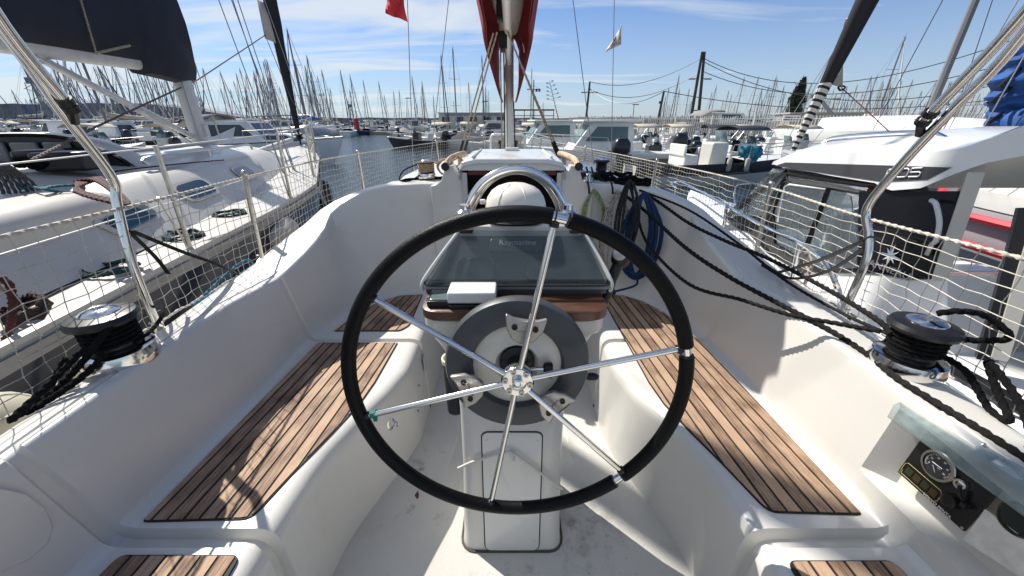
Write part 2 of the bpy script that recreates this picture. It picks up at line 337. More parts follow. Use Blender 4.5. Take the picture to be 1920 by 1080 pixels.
lk = MB(); Q = [atx(a, b, -1.052) for a, b in ((-40,925),(0,915),(45,925),(80,950),(96,985),(86,1020),(50,1050),(0,1072),(-40,1085))]; lk.add(Q+[p+V((.006, 0, 0)) for p in Q], [tuple(range(9)), tuple(range(9, 18))]+[(i, (i+1) % 9, 9+(i+1) % 9, 9+i) for i in range(9)]); lk.build('locker_lid', gel, boat, bevel=.003)
# seat teak: planks cut from the outline
def clip(poly, nx, ny, d):
    out = []; n = len(poly)
    for i in range(n):
        a, b = poly[i], poly[(i+1) % n]; da = a[0]*nx+a[1]*ny-d; db = b[0]*nx+b[1]*ny-d
        if da >= 0: out.append(a)
        if (da >= 0) != (db >= 0): t = da/(da-db); out.append((lerp(a[0], b[0], t), lerp(a[1], b[1], t)))
    return out
def inset(poly, d):
    n = len(poly); cx = sum(p[0] for p in poly)/n; cy = sum(p[1] for p in poly)/n; out = []
    for i in range(n):
        a, b, c = V((*poly[i-1], 0)), V((*poly[i], 0)), V((*poly[(i+1) % n], 0))
        n1 = (b-a).cross(V((0, 0, 1))).normalized(); n2 = (c-b).cross(V((0, 0, 1))).normalized(); q = (n1+n2).normalized()
        if q.dot(V((cx, cy, 0))-b) < 0 and False: q = -q
        out.append((b.x-q.x*d, b.y-q.y*d))
    return out
def teak_seat(poly, ang, w, z, mname):
    ar = sum(poly[i][0]*poly[(i+1) % len(poly)][1]-poly[(i+1) % len(poly)][0]*poly[i][1] for i in range(len(poly)))
    if ar < 0: poly = poly[::-1]
    m = MB(); m.prism(poly, (0, 0, z-.004), (1, 0, 0), (0, 1, 0), .0062, 1)
    q = inset(poly, .004); nx, ny = math.cos(ang), math.sin(ang)
    ds = [p[0]*nx+p[1]*ny for p in q]; k = math.floor(min(ds)/w)
    while k*w < max(ds):
        a, b = k*w+.0042, (k+1)*w-.0042; c = clip(clip(q, nx, ny, a), -nx, -ny, -b)
        if len(c) > 2: m.prism(c, (0, 0, z+.0025), (1, 0, 0), (0, 1, 0), .0028+.0006*random.random(), 0)
        k += 1
    return m.build('teak_seat', [teak(mname, -ang, w), rubber], boat, smooth=0)
def rc(poly, r): # round polygon corners
    out = []; n = len(poly)
    for i in range(n):
        a, b, c = V((*poly[i-1], 0)), V((*poly[i], 0)), V((*poly[(i+1) % n], 0)); rr = r[i] if isinstance(r, list) else r
        if rr <= 0: out.append((b.x, b.y)); continue
        A = b+(a-b).normalized()*rr; B = b+(c-b).normalized()*rr
        for k in range(5): t = k/4; p = A*(1-t)**2+b*2*t*(1-t)+B*t*t; out.append((p.x, p.y))
    return out
Z = -.9985
aP = math.atan2(-.055, 1)
teak_seat(rc([(-1.008,.66),(-.715,.668),(-.672,.83),(-.625,.98),(-.585,1.12),(-.570,1.25),(-.560,1.555),(-.955,1.555)], [.01,.03,0,0,0,0,.01,.01]), -.075, .043, Z, 'teak_p1')
teak_seat(rc([(-.925,1.665),(-.58,1.665),(-.545,1.72),(-.56,2.11),(-.70,2.09),(-.80,2.0),(-.87,1.88)], [.01,.02,.02,.01,0,0,0]), -.16, .043, Z, 'teak_p2')
teak_seat(rc([(.972,.68),(.715,.687),(.668,.85),(.625,.98),(.585,1.12),(.570,1.25),(.562,1.6),(.555,1.9),(.555,2.11),(.70,2.09),(.80,2.0),(.87,1.86),(.93,1.55),(.955,1.1)], [.01,.03]+[0]*12), .075, .043, Z, 'teak_s1')
teak_seat(rc([(-1.03,.10),(-.665,.10),(-.682,.575),(-.985,.575)], .02), -.03, .044, Z+.002, 'teak_p3')
teak_seat(rc([(.985,.10),(.665,.10),(.682,.562),(.945,.562)], .02), .03, .044, Z+.002, 'teak_s3')
# forward bulkhead with companionway
bk = MB()
for s, xo in ((-1, .31), (1, .31)):
    poly = [(.28,-1.42),(.47,-1.42),(.47,-.345),(.44,-.34),(.405,-.315),(.388,-.27),(.378,-.238),(.33,-.232),(.322,-.262),(.28,-.266)]
    poly = [(p[0]*s, p[1]) for p in poly]
    bk.prism(poly, (0, 2.19 if s > 0 else 2.19, 0), (1, 0, 0), (0, 0, 1), -.09)
bk.prism([(-.28,-1.42),(.28,-1.42),(.28,-.86),(-.28,-.86)], (0, 2.192, 0), (1, 0, 0), (0, 0, 1), -.08)
bk.build('bulkhead', gel, boat, bevel=.006)
for s in (-1, 1):
    cf = MB(); cf.box((s*.268, 2.185, -.56), (.026, .03, .58)); cf.build('companionway_frame', alup, boat, bevel=.002)

ins = MB(); ins.box((0, 2.50, -.75), (.60, .56, .92)); ins.f = [f for i, f in enumerate(ins.f) if i != 2]; ins.m = ins.m[:5]
ins.build('cabin_interior', mat('dark_interior', (.03, .022, .016), .8), boat, smooth=0)
wb = MB(); wb.box((0, 2.2, -.272), (.50, .03, .026)); wb.build('washboard', mat('mahogany', (.09, .02, .012), .3, nscale=4, namt=.3, stretch=(1, 8, 8)), boat, bevel=.003)
# coachroof & foredeck & hull forward
DX = [(2.3,1.41),(2.6,1.43),(3.2,1.45),(3.9,1.46),(4.6,1.38),(5.4,1.24),(6.2,1.02),(7.0,.74),(7.8,.42),(8.4,.16),(8.8,.02)]
CR = [(2.42,.72,-.335),(2.6,.74,-.33),(3.2,.74,-.335),(4.2,.66,-.36),(5.0,.56,-.39),(5.8,.42,-.43),(6.4,.3,-.50),(6.7,.2,-.66)]
cr = MB(); rows = []
for y, x, z in CR:
    zd = -.745-.0*y; w_ = .20; zc = z+.012
    P = [(-x-w_, y, zd-.02), (-x, y, z), (0, y+.0, zc+.02), (x, y, z), (x+w_, y, zd-.02)]
    rows.append(fillet(P, [0, .07, .5, .07, 0], 6))
cr.grid(rows); o = len(rows[0]); cr.f.append(tuple(range(len(cr.v)-o, len(cr.v)))); cr.m.append(0)
cr.build('coachroof', gel, boat)
dk = MB(); rows = []
for i in range(25):
    y = 2.3+6.5*i/24; x = tab(DX, y); z = -.745+.012*max(0, y-5)
    rows.append([(-max(x-.2, .01), y, WZ-.1), (-max(x-.03, .015), y, -1.35), (-x-.01, y, z-.04), (-x-.01, y, z+.01), (-x+.02, y, z+.01), (-x+.025, y, z), (0, y, z+.03), (x-.025, y, z), (x-.02, y, z+.01), (x+.01, y, z+.01), (x+.01, y, z-.04), (max(x-.03, .015), y, -1.35), (max(x-.2, .01), y, WZ-.1)])
dk.grid(rows); dk.build('foredeck', gelw, boat)
hb = MB()
hb.grid([fillet([(-.30, y, z-.05), (-.285, y, z), (-.2, y, z+.018), (.2, y, z+.018), (.285, y, z), (.30, y, z-.05)], [0, .02, .03, .03, .02, 0], 4) for y, z in ((2.16, -.235), (2.17, -.213), (2.3, -.206), (2.75, -.200), (2.8, -.25))])
hb.grid([[(-.30, y, -.31), (-.302, y, -.235)] for y in (2.165, 2.8)]); hb.grid([[(.30, y, -.31), (.302, y, -.235)] for y in (2.165, 2.8)]); hb.grid([[(-.302, 2.8, -.31), (.302, 2.8, -.31)], [(-.302, 2.8, -.24), (.302, 2.8, -.24)]])
hb.prism([(-.3, -.258), (.3, -.258), (.285, -.213), (.2, -.195), (-.2, -.195), (-.285, -.213)], (0, 2.17, 0), (1, 0, 0), (0, 0, 1), -.03)
for s in (-1, 1): hb.tube([(s*.22, 2.18, -.187), (s*.21, 2.7, -.182)], .008, 6)
hb.box((0, 2.62, -.176), (.09, .06, .022))
hb.build('sliding_hatch', gelw, boat, bevel=.004)
hr = teak('teak_handrail', 0, .2, (.30, .19, .11), (.62, .48, .33))
for s in (-1, 1):
    h = MB(); P = catmull([(s*.375, 2.19, -.238), (s*.37, 2.3, -.214), (s*.35, 2.55, -.208), (s*.33, 2.75, -.214)], 5)
    h.tube(P, .020, 10, sx=.8); h.tube([(s*.375, 2.175, -.238), (s*.375, 2.195, -.238)], .023, 10, m=1)
    for y in (2.3, 2.7): h.tube([(s*.36, y, -.22), (s*.36, y, -.34)], .016, 8)
    h.build('handrail', [hr, black], boat)
# open deck hatch by the mast, propped up
oh = MB(); q = [aty(x, y, 5.75) for x, y in ((921,291),(921,252),(985,252),(985,291))]
x0, x1, z0, z1 = q[0].x, q[2].x, q[0].z, q[1].z
def rr(x0, z0, x1, z1, r, n=5):
    out = []
    for cx, cz, a0 in ((x1-r, z1-r, 0), (x0+r, z1-r, PI/2), (x0+r, z0+r, PI), (x1-r, z0+r, 1.5*PI)):
        for k in range(n): a = a0+PI/2*k/(n-1); out.append((cx+r*math.cos(a), cz+r*math.sin(a)))
    return out
oh.tube([(p[0], 5.75, p[1]) for p in rr(x0, z0, x1, z1, .06)], .018, 6, closed=True)
hf = oh.build('deck_hatch_frame', gelw, boat)
pa = MB(); pa.prism(rr(x0+.01, z0+.01, x1-.01, z1-.01, .05), (0, 5.755, 0), (1, 0, 0), (0, 0, 1), .01)
pa.build('acrylic_lid', mat('smoked_acrylic', (.35, .33, .33), .15, alpha=.55), hf, smooth=0)
for k in (.27, .73):
    kn = MB(); xx = lerp(x0, x1, k); kn.box((xx, 5.73, lerp(z0, z1, .62)), (.05, .04, .05)); kn.box((xx, 5.735, lerp(z0, z1, .45)), (.02, .03, .12)); kn.build('hatch_latch', black, hf, bevel=.008)
# ---- mast, boom, rigging
MX = -.035
ms = MB(); rows = []
for z in (-.40, 9.5): rows.append([(MX+.055*math.cos(a), 5.0+.08*math.sin(a), z) for a in [2*PI*k/20 for k in range(20)]])
ms.grid(rows, cu=True)
for s in (-1, 1): ms.tube([(MX, 5.0, 4.2), (MX+s*.85, 4.85, 4.3)], .02, 6)
ms.box((MX, 4.9, .62), (.07, .12, .09)); ms.box((MX, 5, -.39), (.2, .26, .03))
mast = ms.build('mast', mat('mast_paint', (.62, .61, .58), .4, nscale=3, namt=.15, stretch=(5, 5, .6), dirt=(.4, .38, .33), dscale=6), boat)
for n_, P in (('cap', [(MX, 4.9, -.3), (MX, 4.9, .55)]),):
    pass
bo = MB(); rows = []
for y, z in ((4.86, .62), (2.38, .75)): rows.append([(MX+.033*math.cos(a), y, z+.06*math.sin(a)) for a in [2*PI*k/18 for k in range(18)]])
bo.grid(rows, cu=True); bo.build('boom', mast.data.materials[0], boat)
shr = mat('wire_rope', (.30, .30, .31), .35, metal=.8)
for s in (-1, 1):
    for (xb, yb, xt, yt, zt) in ((1.27, 5.0, .84, 4.85, 4.3), (1.0, 4.75, .03, 5.0, 4.2)):
        t = MB(); t.tube([(s*xb, yb, -.73), (s*xb, yb, -.45)], .011, 8); t.tube([(s*xb, yb, -.5), (s*xt+MX, yt, zt)], .0045, 5)
        t.build('shroud', shr, boat)
# stanchions and lifelines
TOPP = [(-.3,-1.20,-.255),(.3,-1.2,-.257),(.856,-1.235,-.257),(1.28,-1.275,-.262),(1.927,-1.34,-.262),(2.83,-1.42,-.27),(3.73,-1.46,-.293),(4.9,-1.33,-.30),(5.9,-1.12,-.30),(7.2,-.72,-.30),(8.6,-.15,-.28)]
TOPS = [(-.3,1.16,-.30),(.3,1.2,-.30),(.844,1.235,-.305),(1.38,1.30,-.327),(2.0,1.36,-.325),(2.9,1.43,-.35),(3.94,1.46,-.386),(5.0,1.32,-.39),(6.05,1.10,-.384),(7.2,.72,-.35),(8.6,.15,-.28)]
BASE = lambda y: (tab([(-.3,1.225),(.6,1.27),(.9,1.285),(1.3,1.315),(1.75,1.365)]+[(a, b_) for a, b_ in DX], y), tab([(-.3,-.695),(1.3,-.70),(2,-.735),(9,-.70)], y))
for s, TT, ys in ((-1, TOPP, (1.93, 3.73, 5.9, 7.6)), (1, TOPS, (2.0, 3.94, 6.0, 7.6))):
    for y in ys:
        xb, zb = BASE(y); xt = tab([(t[0], t[1]) for t in TT], y); zt = tab([(t[0], t[2]) for t in TT], y)
        m = MB(); m.tube([(s*xb, y, zb), (xt, y, zt+.02)], .0125, 10); m.lathe([(.03, 0), (.03, .008), (.018, .012), (.018, .06)], (s*xb, y, zb), n=12); m.sphere((xt, y, zt+.02), .016, 8, 6)
        m.tube([(s*(xb-.01), y, zb+.05), (s*(xb-.02), y-.16, zb+.005)], .006, 6)
        m.build('stanchion', ssd, boat)
pu = MB()
pu.tube(catmull([(-.72,7.2,-.3),(-.45,8.3,-.26),(0,8.9,-.24),(.45,8.3,-.26),(.72,7.2,-.3)], 6), .0125, 8)
for x, y in ((-.45, 8.2), (.45, 8.2), (-.2, 8.75), (.2, 8.75)): pu.tube([(x, y, -.27), (x*.8, y-.05, -.71)], .0125, 8)
pu.build('pulpit', ssd, boat)
# bimini frame tubes
def bim(s):
    m = MB()
    m.tube(catmull([(s*1.285,1.17,-.71),(s*1.285,1.18,-.45),(s*1.285,1.215,-.25),(s*1.27,1.22,-.165),(s*1.235,1.13,.02),(s*1.2,1.045,.2),(s*1.12,.80,.62),(s*.9,.6,.95),(0,.55,1.05)] if s < 0 else
        [(1.29,1.28,-.705),(1.295,1.28,-.48),(1.295,1.31,-.38),(1.28,1.34,-.285),(1.27,1.27,-.13),(1.262,1.18,.03),(1.25,1.083,.1925),(1.1,.82,.62),(.9,.6,.95),(0,.55,1.06)], 8), .0135, 12)
    if s < 0: a, b = atx(135, 206, -1.20), atx(-20, 8, -1.16)
    else: a, b = atx(1727, 232, 1.23), atx(1960, -22, 1.19)
    m2 = MB(); m2.tube(catmull([a, b, b+(b-a)*1.2+V((-s*.1, 0, 0)), V((0, .35, 1.05))], 6), .0135, 12)
    m3 = MB(); d = (b-a).normalized()
    for k in (.02, .10): p = a+(b-a)*k; m3.tube([p-d*.008, p+d*.008], .019, 10)
    m3.tube([a, a+V((-s*-.03, .02, -.03))], .012, 8)
    r = m.build('bimini_bow', ss, boat); m2.build('bimini_bow', ss, boat); m3.build('bimini_clamp', black, boat)
    fo = MB(); y = 1.17 if s < 0 else 1.28; fo.lathe([(.034, 0), (.034, .006), (.02, .012), (.02, .05)], (s*1.285, y, -.712), n=14); fo.build('tube_foot', ss, boat)
bim(-1); bim(1)
# ---------- pedestal ----------
pd = MB(); rows = []
def rrect(hw, y0, y1, z, r=.05, n=5, yt=0):
    return [(p[0], p[1], z) for p in rr(-hw-.002, y0, hw-.002, y1, r, n)]
for hw, y0, y1, z, r in [(.182,.842,1.18,-1.43,.045),(.178,.85,1.17,-1.40,.045),(.170,.885,1.16,-1.1,.045),(.170,.905,1.16,-.85,.045),(.18,.92,1.17,-.72,.05),(.215,.93,1.20,-.64,.06),(.250,.935,1.22,-.59,.06),(.254,.935,1.22,-.575,.06)]:
    rows.append([(p[0], p[1], z) for p in rr(-hw, y0, hw, y1, r)])
for hw, y0, y1, z, r in [(.262,.930,1.23,-.572,.06),(.268,.928,1.235,-.565,.06),(.268,.928,1.24,-.524,.06),(.25,.95,1.23,-.519,.06)]:
    rows.append([(p[0]+.006, p[1], z) for p in rr(-hw, y0, hw, y1, r)])
pd.grid(rows, cu=True); pd.f.append(tuple(range(len(pd.v)-20, len(pd.v)))); pd.m.append(0)
ped = pd.build('pedestal', gel, boat, smooth=35)
# access panel on the aft face
def face_y(z): return tab([(-1.43,.842),(-1.40,.85),(-1.1,.885),(-.85,.905),(-.72,.92)], z)
ap = MB(); rows = []
def apt(x, z, off): return V((x, face_y(z)-off, z))
pl = [(p[0], p[1]) for p in rr(-.0965, -1.425, .0965, -.915, .02)]
ap.add([apt(x, z, .004) for x, z in pl]+[apt(x, z, -.002) for x, z in pl], [tuple(range(20))]+[(i, (i+1) % 20, 20+(i+1) % 20, 20+i) for i in range(20)])
apo = ap.build('access_panel', gelw, ped, smooth=0)
gk = MB(); gk.tube([apt(x, z, .001) for x, z in rr(-.0985, -1.427, .0985, -.913, .02)], .002, 5, closed=True); gk.build('panel_gasket', rubber, ped)
for x in (-.08, .08):
    for z in (-.945, -1.08, -1.22, -1.385):
        sc = MB(); sc.lathe([(.0045, 0), (.0045, .0015), (.002, .002)], apt(x, z, .004), (0, -1, 0), 8); sc.build('screw', ssd, apo)
cb_ = MB(); cb_.tube(catmull([apt(-.18, -1.06, .004), apt(-.12, -1.02, .012), apt(-.03, -.985, .016), apt(.0, -.98, .018), apt(.06, -1.03, .02), apt(.13, -1.10, .016), apt(.17, -1.14, .012)], 6), .0045, 8); cb_.tube([apt(.0, -.98, .018), apt(.005, -1.01, .018)], .006, 8)
tag(cb_.build('cord', mat('off_white_cord', (.55, .54, .48), .6)), 'thin off-white cord looped across the front of the pedestal', 'cord')
sealant = MB(); sealant.tube([(p[0], p[1], -1.43) for p in rr(-.186, .838, .186, 1.18, .05)], .005, 5, closed=True); sealant.build('base_sealant', mat('grimy_sealant', (.07, .06, .045), .8), ped)
# wood board and console pod
teakv = teak('varnished_teak', math.radians(90), .5, (.05, .022, .011), (.13, .06, .03)); teakv.node_tree.nodes['Principled BSDF'].inputs['Roughness'].default_value = .32
wbd = MB(); wbd.grid([[(p[0]+.008, p[1], z) for p in rr(-.268+i_, .915+i_, .268-i_, 1.24-i_, .05)] for z, i_ in ((-.518, .006), (-.513, 0), (-.488, 0), (-.484, .005))], cu=True); wbd.f.append(tuple(range(len(wbd.v)-20, len(wbd.v)))); wbd.m.append(0)
wbd.build('teak_board', teakv, ped)
# sloping instrument face
N0 = V((.008, .965, -.462)); fv = V((0, .17, .165)); fw = .255
pod = MB()
A = [(-.262,1.03,-.484),(.292,1.03,-.484),(.292,1.24,-.484),(-.262,1.24,-.484)]
A2 = [(-.262,1.03,-.462),(.292,1.03,-.462),(.292,1.24,-.462),(-.262,1.24,-.462)]
Bq = [(-.175,1.15,-.335),(.232,1.15,-.335),(.232,1.25,-.335),(-.175,1.25,-.335)]
pod.grid([A+[A[0]], A2+[A2[0]], Bq+[Bq[0]]]); pod.add(Bq, [(0, 1, 2, 3)])
podo = pod.build('instrument_console', mat('console_grey', (.055, .06, .065), .45, nscale=5, namt=.2), ped, smooth=0, bevel=.012)
def fpt(u, v, o=0): # point on the sloping face, u -1..1, v 0..1
    nrm = V((0, -.127, .12)).normalized(); w = lerp(.277, .203, v); cx = lerp(.015, .0285, v)
    return V((cx+u*w, lerp(1.03, 1.15, v), lerp(-.462, -.335, v)))+nrm*o
fd = (fpt(0, 1)-fpt(0, 0)).normalized()
# instruments behind the glass
ch = MB(); ch.prism(rr(-.10, -.03, .07, .016, .01), fpt(.02, .80, .006)-V((0, 0, 0)), (1, 0, 0), fd, .012)
ch.build('chart_display', mat('display_grey', (.03, .03, .032), .3), podo, bevel=.003)
tx = MB(); tx.text('Raymarine', fpt(-.04, .80, .0195), (1, 0, 0), fd, .026, sx=1.05); tx.build('maker_name', mat('pale_lettering', (.6, .6, .6), .5), podo, smooth=0)
co_ = MB(); co_.prism(rr(-.06, -.045, .06, .04, .02), fpt(.0, .30, .004)-V((.13, 0, 0)), (1, 0, 0), fd, .01); co_.prism(rr(-.1, -.045, .1, .045, .02), fpt(.5, .35, .004), (1, 0, 0), fd, .012)
co_.build('instrument_cover', mat('cover_dark', (.045, .05, .06), .4), podo, bevel=.004)
# clear hinged lid
lid = MB()
G = [fpt(-1.0, .03, .055), fpt(1.0, .03, .055), fpt(.99, .995, .04), fpt(-.99, .995, .04)]
P4 = [(-.262+.0, -.0), (.262, 0), (.178, .245), (-.166, .245)]
def lidshape(o):
    a = fpt(0, -.05, o*.6); b = fpt(0, 1.0, o*.5); uy = (b-a).normalized(); L_ = (b-a).length
    return [a+V((x, 0, 0))+uy*y for x, y in rc([(-.275, 0), (.275, 0), (.275, .02), (.215, L_), (-.190, L_), (-.275, .02)], [.02, .02, .015, .008, .008, .015])]
l1, l2 = lidshape(.06), lidshape(.064)
n = len(l1); lid.add(l1+l2, [tuple(range(n)), tuple(reversed(range(n, 2*n)))]+[(i, (i+1) % n, n+(i+1) % n, n+i) for i in range(n)])
lido = lid.build('clear_lid', mat('lid_plexi', (.10, .13, .14), .04, alpha=.30), podo, smooth=30)
sk = MB()
edge = lidshape(.058); low = [p+V((0, .01, -.05)) for p in edge[:1]]
lb = [fpt(-.99, -.05, .036), fpt(.99, -.05, .036)]
sk.add([lb[0]+V((-.0, 0, 0)), lb[1]+V((0, 0, 0)), lb[1]+V((0, .006, -.014)), lb[0]+V((0, .006, -.014))], [(0, 1, 2, 3)])
sk.build('lid_lip', mat('smoked_strip', (.30, .34, .35), .1, alpha=.75), lido, smooth=0)
ed = MB(); ed.tube(lidshape(.061)[:10], .003, 6)
for s in (0, 1):
    pass
ed.build('lid_edge_seal', black, lido)
for s in (-1, 1):
    for o_ in (0, .013):
        sdp = MB(); sdp.tube(catmull([fpt(s*.985, -.10, .012+o_), fpt(s*1.0, .02, .034+o_), fpt(s*.985, .5, .030+o_), fpt(s*.95, 1.0, .02+o_)], 4), .0045, 8); sdp.build('console_trim', gelw, podo)
for s in (-1, 1):
    h_ = MB(); h_.box(fpt(s*.84, 1.0, .030), (.04, .02, .012)); h_.build('lid_hinge', black, lido, bevel=.003)
# console top shelf with compass
ts = MB(); ts.grid([[(p[0]+.025, p[1], z) for p in rr(-.205+i_, 1.145+i_, .205-i_, 1.33-i_, .03)] for z, i_ in ((-.336, .0), (-.305, 0), (-.298, .008))], cu=True); ts.f.append(tuple(range(len(ts.v)-20, len(ts.v)))); ts.m.append(0)
ts.build('console_top', gel, ped)
cx_ = V((.012, 1.235, -.298))
cm_ = MB(); cm_.lathe([(.115, 0), (.118, .006), (.112, .012)], cx_, n=40, m=1)
cm_.lathe([(.103, .012), (.101, .028), (.099, .031), (.101, .034), (.099, .050), (.092, .070), (.079, .089), (.060, .102), (.034, .111), (0, .114)], cx_, n=40)
for a in (-.6, 0.35): cm_.tube(catmull([cx_+V((math.sin(a)*.101, -math.cos(a)*.101, .035)), cx_+V((math.sin(a)*.096, -math.cos(a)*.096, .060)), cx_+V((math.sin(a)*.075, -math.cos(a)*.075, .092)), cx_+V((math.sin(a)*.03, -math.cos(a)*.03, .113))], 5), .002, 5)
cmo = cm_.build('compass_dome_cover', [mat('compass_plastic', (.66, .63, .56), .35, nscale=6, namt=.06), black], ped)
kb = MB(); kb.box(cx_+V((-.108, -.01, .055)), (.018, .02, .014)); kb.build('compass_knob', gelw, cmo, bevel=.003)
# stainless guard arch
ag = MB(); Y = 1.36
P = [aty(x, y, Y) for x, y in ((862,455),(872,400),(884,372),(905,343),(935,324),(968,317),(1000,323),(1030,342),(1050,370),(1061,400),(1068,455))]
ag.tube(catmull(P, 6), .0155, 14); ag.build('guard_rail', ss, ped)
P2 = [V((lerp(.012, p.x, .90), Y+.03, p.z-.013)) for p in P]
a2 = MB(); a2.tube(catmull(P2, 6), .010, 12); a2.build('guard_rail', ss, ped)
for x in (-.165, .195):
    m = MB(); m.lathe([(.03, 0), (.03, .006), (.018, .014), (.018, .03)], (x, 1.30, -.298), n=16); m.build('rail_foot', ss, ped)
# boxes on the board
ib = MB(); ib.box((-.205, .975, -.473), (.07, .08, .018)); ib.box((-.205, .972, -.463), (.058, .06, .004), m=1)
ib.build('small_display', [black, mat('lcd', (.10, .13, .13), .15)], ped, bevel=.003)
wb_ = MB(); wb_.box((-.113, .972, -.452), (.136, .085, .034)); wbo = wb_.build('autopilot_cover', mat('cover_white', (.66, .65, .62), .45, nscale=12, namt=.08), ped, bevel=.005)
wb2 = MB(); wb2.box((-.113, .970, -.477), (.128, .09, .012)); wb2.build('autopilot_base', black, wbo, bevel=.002)
# throttle lever on starboard side
tl = MB(); tl.tube(catmull([(.275, 1.05, -.56), (.30, 1.06, -.50), (.315, 1.07, -.44), (.33, 1.08, -.40)], 4), [.014]*4+[.015]*4+[.017]*4+[.020], 10)
tl.sphere((.335, 1.08, -.385), .031, 14, 9, sc=(1, .8, 1.15)); tl.build('throttle_lever', black, ped)
tk = MB(); tk.sphere((.326, 1.066, -.368), .022, 12, 8, sc=(1, .8, 1.0)); tk.build('throttle_knob', mat('worn_knob', (.45, .45, .44), .5, nscale=30, namt=.3), ped)
kk = MB(); kk.tube([(.185, .96, -.74), (.24, .95, -.735)], .009, 8); kk.sphere((.25, .948, -.733), .016, 10, 7, sc=(1.5, .8, .8)); kk.build('clutch_handle', black, ped)
# ---------- autopilot drum on the wheel shaft ----------
HUB = V((.014, .777, -.605)); TL = math.radians(5)
WA = V((0, -math.cos(TL), math.sin(TL)))   # towards the helmsman
dr = MB(); Dc = HUB-WA*.085
dr.lathe([(.120, -.012), (.185, -.012), (.196, .0), (.198, .018), (.192, .032), (.150, .040), (.128, .036), (.122, .028), (.120, -.012)], Dc, WA, 64)
dro = dr.build('drive_ring', mat('drum_grey', (.050, .055, .060), .45, nscale=6, namt=.1), ped)
d2 = MB(); d2.lathe([(0, -.02), (.121, -.018), (.121, .018), (.10, .020), (.06, .020), (.055, .012), (.05, -.0), (.038, -.01), (0, -.01)], Dc, WA, 48); d2.build('drum_centre', mat('drum_cream', (.60, .58, .51), .42, nscale=5, namt=.12, dirt=(.35, .31, .24), dscale=9), dro)
sh = MB(); sh.lathe([(.028, -.20), (.028, .03), (.022, .05), (0, .05)], Dc, WA, 20); sh.lathe([(.048, -.012), (.048, .012), (.028, .02)], Dc, WA, 24); sh.build('shaft', black, dro)
pdk = MB(); q0 = HUB+V((.03, -.0, -.0))-WA*.045; pdk.tube([q0, q0+V((.045, 0, 0))], .006, 8, m=1); pdk.lathe([(.010, 0), (.016, .004), (.018, .02), (.016, .024), (0, .024)], q0+V((.04, 0, 0)), (1, 0, 0), 14); pdk.box(q0+V((.056, 0, -.006)), (.018, .016, .04)); pdk.build('locking_knob', [black, ss], dro, bevel=0)
dm = MB(); dm.lathe([(.05, -.004), (.058, 0), (.06, .012), (0, .014)], Dc+V((.0, 0, -.085)), WA, 24, sy=.5); dm.build('drum_motor', black, dro)
# ---------- the wheel ----------
WU = V((0, math.sin(TL), math.cos(TL))); WR = .422
def wp(a, r, o=0): return HUB+V((math.sin(a)*r, 0, 0))+WU*(math.cos(a)*r)+WA*o
DISH = .02
rim = MB(); n = 220; rim.tube([wp(2*PI*k/n, WR, DISH) for k in range(n)], .0115, 10, closed=True); rimo = rim.build('steering_wheel', ss, boat)
GAPS = [math.radians(12.5), math.radians(77.5), math.radians(137.5)]   # bare steel sleeves
GW = [math.radians(2.6), math.radians(2.2), math.radians(2.2)]
arcs = []; order = sorted(zip(GAPS, GW)); 
for i in range(3):
    a0 = order[i][0]+order[i][1]; a1 = order[(i+1) % 3][0]-order[(i+1) % 3][1]+(2*PI if i == 2 else 0)
    m = MB(); k = int((a1-a0)*WR/.0022); P = []; r_ = []
    for j in range(k+1):
        P.append(wp(lerp(a0, a1, j/k), WR, DISH)); r_.append(.0178+(.0006 if j % 2 else -.0003))
    m.tube(P, r_, 16); m.build('leather_cover', leather, rimo, smooth=80)
for a in GAPS:
    for d in (-1.9, 1.9):
        m = MB(); t = wp(a+math.radians(d), WR, DISH); u = wp(a+math.radians(d+.4), WR, DISH); m.tube([t, u], .0168, 16); m.build('leather_lacing', black, rimo)
AN = [math.radians(x) for x in (11, 76.5, 134.5, 190.5, 255.5, 304)]
for a in AN:
    m = MB(); d = HUB+WA*.012; e = wp(a, WR-.012, DISH); st = d+(e-d).normalized()*.03
    m.tube([st, lerp(st, e, .93), e], [.0078, .0078, .0065], 12); m.tube([lerp(st, e, .975), e], .0115, 10, m=1); m.build('spoke', [ss, black], rimo)
hb_ = MB(); hb_.lathe([(.030, -.03), (.040, -.012), (.042, .0), (.042, .016), (.038, .022), (.024, .022), (.023, .016), (.014, .016), (.014, .030), (.009, .032), (.006, .028), (0, .028)], HUB, WA, 36)
hubo = hb_.build('hub', ss, rimo)
for k in range(6):
    a = AN[0]+math.radians(30)+k*PI/3; m = MB(); m.lathe([(.0075, 0), (.0075, .004), (.0035, .004), (.003, .001), (0, .001)], wp(a, .032, .022), WA, 12); m.build('hub_bolt', ssd, rimo)
